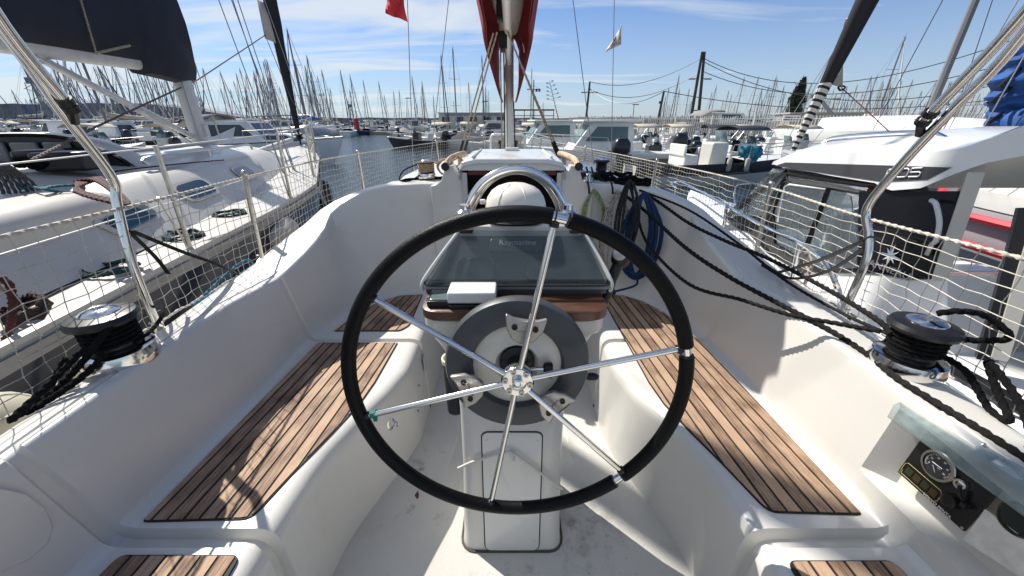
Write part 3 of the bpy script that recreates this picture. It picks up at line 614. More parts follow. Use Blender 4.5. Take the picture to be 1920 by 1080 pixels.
# clutch brackets clamped on spokes
brm = mat('brushed_bracket', (.42, .40, .37), .42, metal=.9, nscale=50, namt=.12, stretch=(1, 1, 8))
for a in (AN[0]-.06, AN[2]-.03, AN[4]-.06):
    m = MB(); c = wp(a, .135, -.022); ur = (wp(a, 1)-wp(a, 0)).normalized(); ut = ur.cross(WA).normalized()
    out = [(-.052, .034), (-.03, .026), (0, .024), (.03, .026), (.052, .034), (.046, -.004), (.030, -.030), (.008, -.042), (-.008, -.042), (-.030, -.030), (-.046, -.004)]
    m.prism(out if True else out, c, ut, ur, .016*(1 if ut.cross(ur).dot(WA) > 0 else -1))
    b = m.build('spoke_clamp', brm, rimo, bevel=.004)
    for s in (-1, 1):
        k = MB(); k.lathe([(.0075, 0), (.0075, .003), (.004, .003), (.004, .001), (0, .001)], c+ut*s*.026+ur*.004+WA*.0165, WA, 12); k.build('clamp_bolt', black, rimo)
    k = MB(); k.text('RAYMARINE', c-ur*.006+WA*.0165, -ut if ut.x < 0 else ut, ur if ut.x > 0 else ur, .0075, depth=.0005); k.build('clamp_lettering', mat('etched', (.22, .21, .2), .5, metal=.5), rimo, smooth=0)
tp = MB(); a = AN[4]; tp.tube([wp(a, .380, .017), wp(a, .396, .018)], .0105, 8); tp.box(wp(a, .386, .018)-V((0, 0, .014)), (.009, .008, .018)); tag(tp.build('tape', mat('green_tape', (.005, .16, .12), .45)), 'green tape wrapped round the lower left wheel spoke near the rim', 'tape')
# cup holder and bits port of pedestal
cup = MB(); c0 = V((-.215, 1.12, -.80)); cup.lathe([(.034, -.22), (.036, 0), (.040, .004), (.040, .02), (.034, .02), (.034, .006), (0, .006)], c0, n=20, mf=lambda i, j: 1 if i < 1 else 0)
tag(cup.build('flask', [mat('cream_plastic', (.66, .64, .45), .4), mat('dark_mesh', (.02, .02, .025), .7, bump=.5, bscale=200)]), 'cream topped flask in a dark net pouch beside the pedestal', 'flask')
# seat-front fittings
pe = MB(); e0 = V((-.505, 1.175, -1.145)); pe.lathe([(0, 0), (.022, .0), (.024, .004), (.016, .006), (.014, .002), (0, .002)], e0, (1, -.35, .1), 20, sy=1.35); pe.tube(catmull([e0+V((.01, 0, .02)), e0+V((.035, -.01, .0)), e0+V((.01, 0, -.03))], 5), .004, 6); pe.build('pad_eye', ss, boat)
vp = MB(); vp.prism([(-.025, -.045), (.025, -.045), (.025, .045), (-.025, .045)], (-.441, 1.56, -1.12), (0, 1, 0), (0, 0, 1), .003); vp.build('vent_plate', alup, boat, bevel=.001)
for y, z in ((1.42, -1.15), (1.36, -1.25)):
    m = MB(); m.lathe([(.006, 0), (.006, .002), (0, .003)], (-.443, y, z), (1, 0, 0), 10); m.build('screw_head', black, boat)
# =============== winches, ropes, nets, engine panel ===============
def winch(c, sc=1, n=28, rope=True, ax=(0, 0, 1), rmat=None, wr=4):
    q = lambda P: [(a*sc, b*sc) for a, b in P]
    c = V(c)
    b = MB(); b.lathe(q([(.090, 0), (.092, .004), (.090, .03), (.086, .046), (.078, .050), (.05, .052)]), c, ax, n*2); w = b.build('winch', ss, boat)
    d = MB(); d.lathe(q([(.05, .05), (.058, .06), (.055, .09), (.056, .12), (.062, .135)]), c, ax, n); d.build('winch_drum', black, w)
    t = MB(); t.lathe(q([(.062, .132), (.080, .136), (.083, .146), (.076, .158), (.048, .164)]), c, ax, n); t.build('self_tailer', black, w)
    k = MB(); k.lathe(q([(.047, .160), (.046, .167), (.036, .174), (.024, .177), (.022, .176), (.012, .176), (.011, .170), (0, .170)]), c, ax, n); k.build('winch_cap', ss, w)
    return w
winch((-1.18, .94, -.664), 1.0); winch((1.15, .90, -.664), .95)
winch((-.535, 2.42, -.33), .62); winch((.575, 2.50, -.33), .62)
def wraps(m, c, r, z0, k, rr_, tail=None, z1=None):
    P = [V(c)+V((r*math.cos(a), r*math.sin(a), z0+rr_*2.02*a/(2*PI))) for a in [2*PI*i/24 for i in range(int(24*k)+1)]]
    return P
def coil(c, rx, rz, n, ux=(1, 0, 0), uz=(0, 0, 1), un=(0, 1, 0), jit=.006, seed=1):
    R_ = random.Random(seed); P = []; ux, uz, un = V(ux), V(uz), V(un)
    for i in range(n*10+1):
        a = 2*PI*i/10; k = 1+R_.uniform(-.12, .12)
        P.append(V(c)+ux*rx*k*math.sin(a)+uz*rz*k*math.cos(a)+un*R_.uniform(-jit, jit)+ux*R_.uniform(-jit, jit))
    return catmull(P, 3)
rB = .0062
# port winch sheet
m = MB(); P = wraps(m, (-1.18, .94, -.664), .060, .062, 5, .0068); m.rope(P, rB, n=8)
m.rope(catmull([P[0], (-1.13, 1.01, -.600), (-1.20, 1.13, -.605), (-1.33, 1.26, -.62)], 6), rB)
m.rope(catmull([P[-1], (-1.12, .89, -.53), (-1.17, .84, -.60), (-1.22, .80, -.655), (-1.25, .74, -.68), (-1.23, .70, -.67), (-1.20, .76, -.63), (-1.16, .85, -.57), (-1.14, .86, -.60), (-1.17, .80, -.64), (-1.23, .73, -.675), (-1.26, .80, -.67), (-1.235, .86, -.60)], 6), .0085)
tag(m.build('genoa_sheet', blackr), 'black rope wound round the left cockpit winch with bights hanging down by the net', 'rope')
# starboard ropes
WS = (1.15, .90, -.664)
m = MB(); P = wraps(m, WS, .057, .062, 5, .0066); m.rope(P, rB, n=8)
m.rope(catmull([P[-1], (1.21, .86, -.54), (1.25, .80, -.50), (1.22, .84, -.46), (1.17, .86, -.455), (1.145, .885, -.475)], 6), .0085)
m.rope(catmull([P[0], (1.19, .80, -.60), (1.20, .73, -.66), (1.19, .68, -.655), (1.215, .74, -.62), (1.235, .80, -.57), (1.2, .70, -.60), (1.17, .62, -.655), (1.14, .60, -.665)], 7), .0085)
tag(m.build('rope_tail', blackr), 'black rope wound round the right cockpit winch with loops hanging over the coaming', 'rope')
bb = mat('black_braid', (.014, .013, .012), .85, spec=.25, nscale=120, namt=.5, bump=.4, bscale=400)
def rope(P, r, label, mt=bb, pitch=.024, name='rope', amp=.2, kk=7, group=None, cat='rope'):
    m = MB(); m.rope(catmull(P, kk), r, pitch=pitch, amp=amp); return tag(m.build(name, mt), label, cat, group)
rope([(.52,2.52,-.315),(.555,2.38,-.325),(.778,2.2,-.392),(.915,1.9,-.485),(1.02,1.7,-.525),(1.098,1.5,-.540),(1.122,1.2,-.548),(1.10,.98,-.548),(1.09,.92,-.56)], .0085, 'black braided rope stretched from the cabin top down to the top of the right winch')
rope([(.50,2.5,-.32),(.534,2.36,-.322),(.723,2.1,-.445),(.80,1.65,-.535),(.899,1.45,-.593),(.996,1.3,-.630),(1.065,1.094,-.643),(1.078,.943,-.648),(1.055,.823,-.645),(1.07,.70,-.648),(1.085,.57,-.652),(1.09,.2,-.655)], .0095, 'thick black twisted rope lying along the right coaming past the engine panel')
rope([(.71,2.15,-.40),(.72,2.12,-.49),(.723,1.9,-.60),(.774,1.5,-.655),(.892,1.3,-.637),(.973,1.15,-.622),(1.036,1.05,-.597),(1.09,.95,-.57)], .0078, 'black rope sagging inside the right coaming up to the winch drum')
rope([(.74,2.2,-.37),(.95,2.0,-.44),(1.1,1.75,-.545),(1.16,1.45,-.62),(1.2,1.2,-.64),(1.16,.98,-.60)], .006, 'thin black line running outboard along the right coaming to the winch', amp=.1)
# port cabin-top winch: tan rope
tan = mat('tan_rope', (.36, .27, .17), .8, nscale=80, namt=.35, bump=.4, bscale=300)
m = MB(); c = V((-.535, 2.42, -.33)); P = [c+V((.046*math.cos(a), .046*math.sin(a), .034+.0105*a/(2*PI))) for a in [2*PI*i/20 for i in range(121)]]; m.rope(P, .0052, n=8, pitch=.014)
m.rope(coil((-.42, 2.44, -.27), .055, .045, 3, seed=3, jit=.015), .0055, pitch=.014, n=8); m.rope(coil((-.36, 2.47, -.25), .035, .05, 2, seed=4, jit=.015), .0055, pitch=.014, n=8)
m.rope(catmull([P[-1], (-.46, 2.4, -.24), (-.42, 2.44, -.22)], 6), .0055, pitch=.014, n=8)
m.rope(coil((-.31, 2.56, -.29), .07, .06, 2, uz=(0, .9, .2), un=(0, 0, 1), seed=9, jit=.008), .0055, pitch=.014, n=8)
tag(m.build('rope', tan), 'tan rope wound on the small winch left of the companionway with coils beside it', 'rope')
m = MB(); m.rope(catmull([(-.59, 2.42, -.25), (-.66, 2.36, -.28), (-.68, 2.32, -.33), (-.62, 2.32, -.335), (-.57, 2.38, -.31)], 6), .004); tag(m.build('rope', blackr), 'short black line looped at the foot of the tan-roped winch', 'rope')
# clutches & black gear on starboard cabin top
m = MB()
for k in range(3): m.box((.44+.032*k, 2.44, -.315), (.026, .10, .035)); 
for k in range(3): m.tube([(.44+.032*k, 2.40, -.30), (.44+.032*k, 2.47, -.272)], .007, 6)
m.build('rope_clutch', black, boat, bevel=.004)
m = MB(); m.lathe([(.03, 0), (.03, .02), (.012, .03), (.02, .045), (0, .05)], (.46, 2.30, -.335), n=16); m.build('organiser', ss, boat)
m = MB(); m.rope(coil((.72, 2.26, -.335), .09, .05, 5, uz=(.3, .5, .25), un=(0, 0, 1), seed=12, jit=.02), .008); m.rope(coil((.63, 2.36, -.31), .08, .06, 3, uz=(0, .6, .2), un=(0, 0, 1), seed=13, jit=.02), .008)
tag(m.build('rope', blackr), 'heap of black rope lying on the cabin top right of the companionway', 'rope')
def hang(px0, px1, py0, py1, col, label, name, n=5, seed=1, r=.0055, y=2.155, col2=None, drop=None):
    R_ = random.Random(seed); a = aty(px0, py0, y); b = aty(px1, py1, y); P = []; cx = (a.x+b.x)/2; w = (b.x-a.x)/2; top = V((cx, y+.02, a.z+.0))
    for k in range(n):
        o = w*(R_.uniform(.35, 1)); d = R_.uniform(-.02, .02); yy = y-R_.uniform(0, .05)
        P += [top+V((R_.uniform(-.01, .01), 0, R_.uniform(0, .02))), V((cx-o*.9, yy, lerp(a.z, b.z, .35))), V((cx-o*.8, yy, lerp(a.z, b.z, .8)+d)), V((cx, yy-.01, b.z+d)), V((cx+o*.8, yy, lerp(a.z, b.z, .8)+d)), V((cx+o*.9, yy, lerp(a.z, b.z, .35)))]
    P.append(top); m = MB(); m.rope(catmull(P, 5), r, pitch=.016, n=8, amp=.12)
    if drop: m.rope(catmull([V((cx, y-.03, b.z)), V((cx+.01, y-.04, b.z-.06)), V(drop)], 5), r, pitch=.016); m.sphere(drop, .018, 10, 8)
    mt = mat(name, col, .8, nscale=90, namt=.5, bump=.4, bscale=300)
    if col2: # flecked rope
        nt = mt.node_tree; b_ = nt.nodes['Principled BSDF']; w_ = nt.nodes.new('ShaderNodeTexVoronoi'); w_.inputs['Scale'].default_value = 85; nt.links.new(nt.nodes['Texture Coordinate'].outputs['Object'], w_.inputs['Vector'])
        mr = nt.nodes.new('ShaderNodeValToRGB'); mr.color_ramp.elements[0].position = .30; mr.color_ramp.elements[1].position = .34; mr.color_ramp.elements[0].color = (*col2, 1); mr.color_ramp.elements[1].color = (*col, 1)
        nt.links.new(w_.outputs['Distance'], mr.inputs[0]); nt.links.new(mr.outputs[0], b_.inputs['Base Color'])
    return tag(m.build('rope_coil', mt), label, 'rope')
hang(1093, 1130, 362, 440, (.22, .28, .12), 'green and white flecked rope hung in a loop on the right bulkhead', 'green_fleck', n=3, seed=2, y=2.17, col2=(.04, .06, .03))
hang(1128, 1172, 365, 505, (.34, .31, .27), 'cream and dark flecked rope coil hung between the green and blue coils', 'cream_fleck', n=6, seed=5, y=2.14, col2=(.05, .02, .02))
hang(1168, 1226, 368, 512, (.006, .032, .10), 'blue rope coil hung on the right bulkhead with one end dropping to the seat', 'blue_rope', n=16, seed=7, y=2.07, r=.0068, drop=(.60, 2.0, -.93))
hang(1150, 1195, 345, 470, (.012, .012, .013), 'black rope coil draped over the blue and cream coils', 'black_hank', n=4, seed=11, y=2.03, r=.007)
for px in (1103, 1147): 
    m = MB(); a = aty(px, 352, 2.17); m.tube(catmull([a+V((0, .03, .03)), a+V((0, -.02, 0)), a+V((.005, -.015, -.03))], 4), .006, 6); m.build('rope_hook', black, boat)
# nets
netm = mat('net_twine', (.46, .43, .37), .8, nscale=30, namt=.25)
def net(s, TT, label):
    m = MB(); y0, y1 = -.15, 8.2; R_ = random.Random(s+5)
    tx = [(t[0], t[1]) for t in TT]; tz = [(t[0], t[2]) for t in TT]; rows = 10
    cols = []; y = y0
    while y < y1: cols.append(y); y += .052+max(0, y-3)*.004
    G = []
    for i, y in enumerate(cols):
        xb, zb = BASE(y); T_ = V((tab(tx, y), y, tab(tz, y)+.0)); B_ = V((s*(xb+.004), y+R_.uniform(-.008, .008), zb+.012)); col = []
        sag = .02*math.sin(i*.5)
        for k in range(rows+1):
            t = k/rows; p = T_.lerp(B_, t); bulge = .02*math.sin(PI*t)*math.sin(i*.23+1); col.append(p+V((s*bulge+R_.uniform(-.003, .003), R_.uniform(-.006, .006)+.04*t*(1-t)*math.sin(i*.31), R_.uniform(-.005, .005)*(0 < k < rows))))
        G.append(col)
    rad = .0014
    for i, col in enumerate(G): m.tube(col, rad+max(0, cols[i]-2)*.0002, 3)
    for k in range(rows+1): m.tube([c[k] for c in G], rad*1.15, 3)
    for i, col in enumerate(G):
        if cols[i] < 2.6:
            for k in range(1, rows): m.add([col[k]+V(d)*.0036 for d in ((1,0,0),(-1,0,0),(0,1,0),(0,-1,0),(0,0,1),(0,0,-1))], [(0,2,4),(2,1,4),(1,3,4),(3,0,4),(2,0,5),(1,2,5),(3,1,5),(0,3,5)])
    tp = catmull([(t[1], t[0], t[2]) for t in TT], 10); m.rope(tp, .0055, pitch=.03, n=8, amp=.3)
    bt = [V((s*(BASE(y)[0]+.004), y, BASE(y)[1]+.014+.004*math.sin(y*40))) for y in cols]; m.rope(bt, .0045, pitch=.03, n=6, amp=.3)
    return tag(m.build('safety_net', netm, smooth=60), label, 'net', kind=None)
net(-1, TOPP, 'white guardrail net along the left side of the sailboat')
net(1, TOPS, 'white guardrail net along the right side of the sailboat')
# lashings at stanchion tops
lash = mat('grey_lashing', (.33, .31, .27), .8)
# webbing straps
def strap(P, w, label, mt=black):
    m = MB(); P = catmull(P, 5); rows = []
    for i, p in enumerate(P):
        t = (P[min(i+1, len(P)-1)]-P[max(i-1, 0)]).normalized(); u = t.cross(V((0, 1, .3))).normalized()*w/2; n_ = t.cross(u).normalized()*.0015
        rows.append([p-u-n_, p+u-n_, p+u+n_, p-u+n_])
    m.grid(rows, cu=True); return tag(m.build('webbing_strap', mt), label, 'strap')
strap([(-1.282,1.22,-.34),(-1.27,1.36,-.46),(-1.26,1.5,-.57),(-1.30,1.66,-.69)], .026, 'black webbing strap from the left steel tube down to the deck edge')
strap([(-1.285,1.21,-.33),(-1.27,1.25,-.44),(-1.275,1.28,-.52)], .016, 'short end of black webbing dangling beside the left steel tube')
strap([(1.295,1.29,-.38),(1.24,1.42,-.52),(1.20,1.60,-.655)], .024, 'black webbing strap from the right steel tube to the coaming')
strap([(1.295,1.30,-.42),(1.26,1.38,-.55),(1.215,1.50,-.63),(1.16,1.62,-.61)], .02, 'second black webbing strap crossing to the coaming by the right tube')
rope([(-1.30,1.35,-.685),(-1.27,1.5,-.67),(-1.31,1.62,-.68),(-1.29,1.72,-.66),(-1.27,1.68,-.61),(-1.31,1.60,-.64),(-1.33,1.45,-.69)], .006, 'blue rope scrap lying at the foot of the left net', mt=mat('light_blue_rope', (.05, .17, .26), .8, nscale=60, namt=.3), amp=.15)
fd_ = MB(); fd_.sphere((-1.43, .78, -.80), .105, 20, 14, sc=(1, 1, 1.15)); tag(fd_.build('fender', mat('cream_fender', (.50, .47, .36), .45, nscale=6, namt=.15, dirt=(.3, .27, .2))), 'round cream fender outside the net at the lower left', 'fender')
# engine panel, recess hood
E0 = [atx(1687,885,1.026), atx(1752,812,1.040), atx(1900,925,1.040), atx(1812,997,1.026)]  # bottom-left, top-left, top-right, bottom-right
ux = (E0[3]-E0[0]).normalized(); uy = (E0[1]-E0[0]); uy = (uy-ux*uy.dot(ux)).normalized(); un = ux.cross(uy)
Wd = (E0[3]-E0[0]).length; Hd = (E0[1]-E0[0]).length; 
if un.x > 0: un = -un
def ep(a, b, o=0): return E0[0]+ux*Wd*a+uy*Hd*b+un*o
pm = MB(); c8 = [ep(0, 0), ep(1, 0), ep(1, 1), ep(0, 1)]; pm.add(c8+[p+un*.008 for p in c8], [(3, 2, 1, 0), (4, 5, 6, 7), (0, 1, 5, 4), (1, 2, 6, 5), (2, 3, 7, 6), (3, 0, 4, 7)])
epn = pm.build('engine_panel', mat('panel_black', (.010, .010, .011), .25), boat, bevel=.002)
def disc(m, c, r, h, n=32, mm=0): m.lathe([(r, 0), (r, h*.8), (r*.94, h), (0, h)], c, un, n, m=mm)
gz_ = MB(); gc = ep(.38, .62, .008); gz_.lathe([(.034, 0), (.036, .006), (.034, .008), (.030, .008), (.030, .004), (0, .004)], gc, un, 40, mf=lambda i, j: 0 if i < 3 else 1)
gauge = gz_.build('rev_counter', [ssd, mat('gauge_face', (.03, .032, .035), .4)], epn)
tk_ = MB()
for k in range(34):
    a = math.radians(215-250*k/33); d = ux*math.cos(a)+uy*math.sin(a); r1 = .0225 if k % 4 == 0 else .0245; t_ = d.cross(un)*.0004
    p0, p1 = gc+d*r1+un*.0046, gc+d*.028+un*.0046; tk_.add([p0-t_, p0+t_, p1+t_, p1-t_], [(0, 1, 2, 3)])
tk_.tube([gc-ux*.012+un*.006, gc+ux*.010+uy*.001+un*.006], .0007, 4); tk_.tube([gc-ux*.008-uy*.006+un*.006, gc+ux*.003-uy*.018+un*.006], .0005, 4)
for k in range(6):
    a = math.radians(205-230*k/5); d = ux*math.cos(a)+uy*math.sin(a); tk_.text(str(k*10 if k else 0), gc+d*.0185+un*.005, ux, uy, .0055, depth=.0002)
tk_.text('rpm', gc-uy*.004+ux*.004+un*.005, ux, uy, .004, depth=.0002)
tk_.build('dial_marks', mat('dial_white', (.75, .75, .72), .4), gauge, smooth=0)
lm = MB(); lm.tube([ep(.05+.25*0, .12, .009)]*1+[ep(a, b, .009) for a, b in ((.06, .05), (.56, .05), (.60, .10), (.60, .24), (.56, .29), (.06, .29), (.03, .24), (.03, .10), (.06, .05))], .0007, 5); lm.build('lamp_border', mat('yellow_line', (.5, .45, .12), .5), epn)
for k in range(4):
    q = MB(); q.prism([(0, 0), (.016, 0), (.016, .018), (0, .018)], ep(.08+.125*k, .10, .008), ux, uy, .0012); q.build('warning_lamp', mat('lamp_%d' % k, (.03+.02*(k % 2), .035, .015), .3), epn, smooth=0)
q = MB(); q.text('VOLVO PENTA', ep(.42, -.0+.035, .0085), ux, uy, .0095, depth=.0004, align='LEFT'); q.build('panel_lettering', tk_ and bpy.data.materials['dial_white'], epn, smooth=0)
q = MB(); q.lathe([(.011, 0), (.013, .004), (.012, .010), (.007, .010), (.006, .004), (0, .004)], ep(.70, .62, .008), un, 20); q.box(ep(.72, .62, .018), (.004, .012, .014)); q.build('ignition_lock', ss, epn)
q = MB(); q.tube(catmull([ep(.72, .62, .02), ep(.78, .5, .02), ep(.84, .42, .012)], 4), .004, 6); q.box(ep(.87, .40, .012), (.02, .01, .012)); tag(q.build('engine_key', black), 'small black key fob hanging from the ignition lock of the engine panel', 'key')
q = MB(); q.lathe([(.016, 0), (.017, .004), (.015, .012), (.010, .014), (0, .013)], ep(.72, .28, .008), un, 24); q.build('stop_button', black, epn)
for a, b in ((.03, .96), (.97, .96), (.97, .04), (.03, .04)):
    q = MB(); q.lathe([(.003, 0), (.003, .001), (0, .0015)], ep(a, b, .008), un, 8); q.build('panel_screw', ssd, epn)
# clear hood hinged above the panel
H = [atx(1667,775,1.0), atx(1700,752,1.045), atx(1960,900,1.045), atx(1960,985,.985)]
hd = MB(); rows = []
for t in [i/6 for i in range(7)]:
    a, b = H[0].lerp(H[3], t), H[1].lerp(H[2], t); rows.append([a+V((0, 0, -.012)), a, a.lerp(b, .4)+V((-.012, 0, .012)), a.lerp(b, .8)+V((-.006, 0, .010)), b])
hd.grid(rows); hdo = hd.build('panel_hood', mat('hood_plexi', (.30, .38, .38), .10, alpha=.42, nscale=40, namt=.3), boat)
md = hdo.modifiers.new('s', 'SOLIDIFY'); md.thickness = .003
for t in (.1, .5, .9):
    q = MB(); q.lathe([(.004, 0), (.004, .002), (0, .003)], H[1].lerp(H[2], t*.6+.1)+V((-.006, 0, .004)), (-.5, 0, 1), 10); q.build('hood_screw', ssd, hdo)
# instruction plate and dark dial aft of the panel
q = MB(); A_ = [atx(1808,1012,1.008), atx(1850,955,1.015), atx(1975,1048,1.015), atx(1950,1105,1.008)]; u_ = V((-.004, 0, .001)); q.add([p+u_ for p in A_]+A_, [(0, 1, 2, 3), (7, 6, 5, 4), (0, 4, 5, 1), (1, 5, 6, 2), (2, 6, 7, 3), (3, 7, 4, 0)])
pl_ = q.build('instruction_plate', mat('worn_plate', (.62, .61, .56), .5, nscale=40, namt=.15), boat, smooth=0)
q = MB(); q.lathe([(.032, 0), (.034, .006), (.030, .008), (.028, .004), (0, .004)], atx(1915,975,1.02), (-1, 0, .2), 28); q.build('gauge_cover', mat('dark_glass', (.02, .025, .02), .12), boat)
# mainsheet and halyards, boom cover
red = mat('maroon_canvas', (.20, .012, .018), .8, nscale=5, namt=.2, bump=.3, bscale=12)
cv = MB(); rows = []
def bagsec(y, z0, z1, w0, w1): # half open bag: from lower left, round the top, to lower right
    P = []
    for k in range(17):
        t = k/16; a = PI*t; x = -math.cos(a); P.append(V((MX+x*lerp(w0, w1, math.sin(a)), y, lerp(z0, z1, math.sin(a)**.7)+.012*math.sin(k*2.1+y*3))))
    return P
for side in (-1, 1):
    rows = []
    for y, zb, wb, zt in ((5.02, .19, .085, .9), (4.9, .20, .10, .95), (4.6, .35, .15, 1.0), (4.3, .50, .18, 1.05), (4.0, .60, .20, 1.1), (3.4, .66, .185, 1.12), (3.0, .69, .17, 1.14), (2.6, .72, .17, 1.12), (2.32, .735, .17, 1.11)):
        rr_ = []
        for k in range(9):
            t = k/8; rr_.append(V((MX+side*(wb+.05*math.sin(PI*t*.8)+.010*math.sin(y*5+k)) *(1 if t < .8 else lerp(1, .25, (t-.8)/.2)), y+.02*math.sin(k*1.7), lerp(zb, zt, t))))
        rows.append(rr_)
    cv.grid(rows)
    inner = [[p+V((-side*.012, 0, 0)) for p in r_] for r_ in rows]; cv.grid(inner)
cv2 = cv.build('sail_cover', red); md = cv2.modifiers.new('s', 'SOLIDIFY'); md.thickness = .004
tag(cv2, 'maroon canvas sail bag hanging open from our boom above the wheel', 'sail cover')
sl_ = MB(); sl_.grid([[V((MX+math.cos(a)*.13*(1+.12*math.sin(a*5+y*4)), y, .98+math.sin(a)*.16)) for a in [2*PI*k/18 for k in range(18)]] for y in (4.8, 4.4, 4.0, 3.6, 3.2, 2.8, 2.4)], cu=True); tag(sl_.build('folded_mainsail', mat('sailcloth', (.6, .58, .52), .8)), 'folded off-white mainsail lying inside the maroon sail bag', 'sail')
br = mat('beige_rope', (.30, .25, .18), .8, nscale=60, namt=.3)
for i, (a, b) in enumerate((((925,62), (862,288)), ((932,60), (870,288)), ((937,22), (1047,296)), ((936, 24), (1051, 294)))):
    A0 = aty(a[0], a[1], 3.4); B0 = aty(b[0], b[1], 4.0)
    m = MB(); m.rope([A0, A0.lerp(B0, .5), A0.lerp(B0, .86)], .0075, pitch=.05, n=6); m.tube([A0.lerp(B0, .86), B0], .014, 6, m=1)
    tag(m.build('mainsheet', [br, black]), '%s beige line from our boom down to the %s of the cabin top' % (('outer', 'inner', 'inner', 'outer')[i], 'left edge' if i < 2 else 'right edge'), 'rope')
for i, (x0, x1, mt) in enumerate(((938, 941, br), (944, 947, blackr), (949, 952, br), (963, 966, blackr))):
    m = MB(); m.tube([aty(x0, 60 if i < 3 else 190, 4.6), aty(x1, 286, 4.75)], .0065, 6)
    tag(m.build('halyard', mt), '%s halyard running down beside our mast, %s of four' % ('beige' if mt is br else 'black', ('first', 'second', 'third', 'fourth')[i]), 'rope', None)
b_ = aty(937, 15, 3.3)
for c_, d_ in ((b_, (.05, .05, .12)), (aty(943, 75, 3.6), (.07, .05, .12))):
    m = MB(); m.box(c_, d_); m.lathe([(.03, -.02), (.03, .02)], V(c_)-V((0, 0, .06)), (1, 0, 0), 14); m.build('boom_block', black, boat, bevel=.006)
# flags on the shrouds
def flag(P, label, mt, cat='flag', name='flag'):
    m = MB(); n = len(P); c = P; R0, R1 = [], []
    rows = []
    for i in range(9):
        t = i/8; a = c[0].lerp(c[1], t); b = c[3].lerp(c[2], t); rows.append([a.lerp(b, k/5)+V((0, .03*math.sin(t*9+k), 0)) for k in range(6)])
    m.grid(rows); o = m.build(name, mt); md = o.modifiers.new('s', 'SOLIDIFY'); md.thickness = .002; return tag(o, label, cat)
flag([aty(724,-12,4.85), aty(757,-5,4.85), aty(763,40,4.85), aty(724,26,4.85)], 'small red flag flying from the left shroud at the top of the view', mat('red_cloth', (.55, .03, .04), .8))
flag([aty(1167,44,4.85), aty(1158,62,4.9), aty(1134,98,4.85), aty(1163,84,4.85)], 'small faded white pennant on the right shroud against the sky', mat('pennant_cloth', (.55, .52, .46), .85, nscale=20, namt=.4, dirt=(.2, .2, .22), dscale=12))
# =============== hull helper ===============
def hull_rows(L, B, F0, F1, n=16, tr=.8, fine=1.7, flare=.12, draft=.25, zs=0, tab_=None, rake=.08):
    """rows from transom (y=0) to stem (y=L): keel, chine, waterline, sheer per side; z=0 at the water"""
    rows = []
    for i in range(n+1):
        t = i/n; y = L*t
        b = tab(tab_, y) if tab_ else B/2*(tr+(1-tr)*math.sin(PI*min(t/.55, 1)/2) if t < .45 else max(.012, (1-max(0, (t-.45)/.55)**fine))*(tr+(1-tr)*math.sin(PI*min(t/.55, 1)/2)))
        b = max(b, .015); f = lerp(F0, F1, t**1.6); yk = y-(L*rake)*t**3
        wl = b*(1-flare*(1+t*1.5)); wl = max(wl, .008)
        rows.append([(-b*.999, y, f), (-b, y, f-.05), (-lerp(wl, b, .55), lerp(yk, y, .6), f*.5), (-wl, yk, .04), (-wl*.75, yk, -draft), (0, yk, -draft*1.2), (wl*.75, yk, -draft), (wl, yk, .04), (lerp(wl, b, .55), lerp(yk, y, .6), f*.5), (b, y, f-.05), (b*.999, y, f)])
    return rows
def tf(m, O, th):
    R_ = M.Rotation(th, 3, 'Z'); m.v = [R_ @ p+V(O) for p in m.v]; return m
navy = mat('navy_gelcoat', (.010, .016, .035), .15, coat=.5, nscale=3, namt=.2)
grey_s = mat('grey_rubbing_strake', (.30, .29, .27), .6, nscale=10, namt=.15)
nw = mat('neighbour_gelcoat', (.45, .435, .40), .4, coat=.2, nscale=2, namt=.06, dirt=(.5, .48, .42), dscale=4)
tint = mat('tinted_window', (.008, .028, .03), .06, coat=.3)
dkc = mat('navy_canvas', (.010, .013, .024), .8, nscale=4, namt=.3, bump=.5, bscale=7)
wire = shr
# =============== sailboat on the left ===============
LO, LT = V((-3.5, 2.0, WZ)), math.radians(10.5)
RL = M.Rotation(LT, 3, 'Z')
lb = empty('sailboat', LO, 'white sailing yacht with navy hull and navy sail cover moored on our left', 'sailboat')
lb_n = lb.name
def lw(x, y, z): return LO+RL @ V((x, y, z-WZ))     # z given relative to the eye
def LBm(m, name, mats, par=None, **k): return tf(m, LO, LT).build(name, mats, par or lb, **k)
HT = [(0,1.25),(2,1.5),(4,1.6),(5.2,1.68),(6,1.74),(7,1.72),(8.46,1.36),(9.6,1.08),(10.4,.82),(11.4,.44),(12.1,.16),(12.43,.02)]
h = MB(); rows = hull_rows(12.43, 3.4, 1.08, 1.30, n=30, tab_=HT, flare=.08)
rows = [[(p[0], p[1]-5, p[2]) for p in r] for r in rows]; h.grid(rows, mf=lambda i, j: 1 if j in (0, 9) else 0)
LBm(h, 'hull', [navy, grey_s])
d = MB(); rows = []
for i in range(31):
    y = 12.43*i/30; b = max(.012, tab(HT, y)-.02); f = lerp(1.08, 1.30, (i/30)**1.6)
    rows.append([(-b, y-5, f+.035), (-b+.03, y-5, f+.04), (-b+.035, y-5, f-.005), (0, y-5, f+.03), (b-.035, y-5, f-.005), (b-.03, y-5, f+.04), (b, y-5, f+.035), (b, y-5, f-.02)] if b > .05 else [(0, y-5, f+.03)]*8)
d.grid(rows); LBm(d, 'deck', nw)
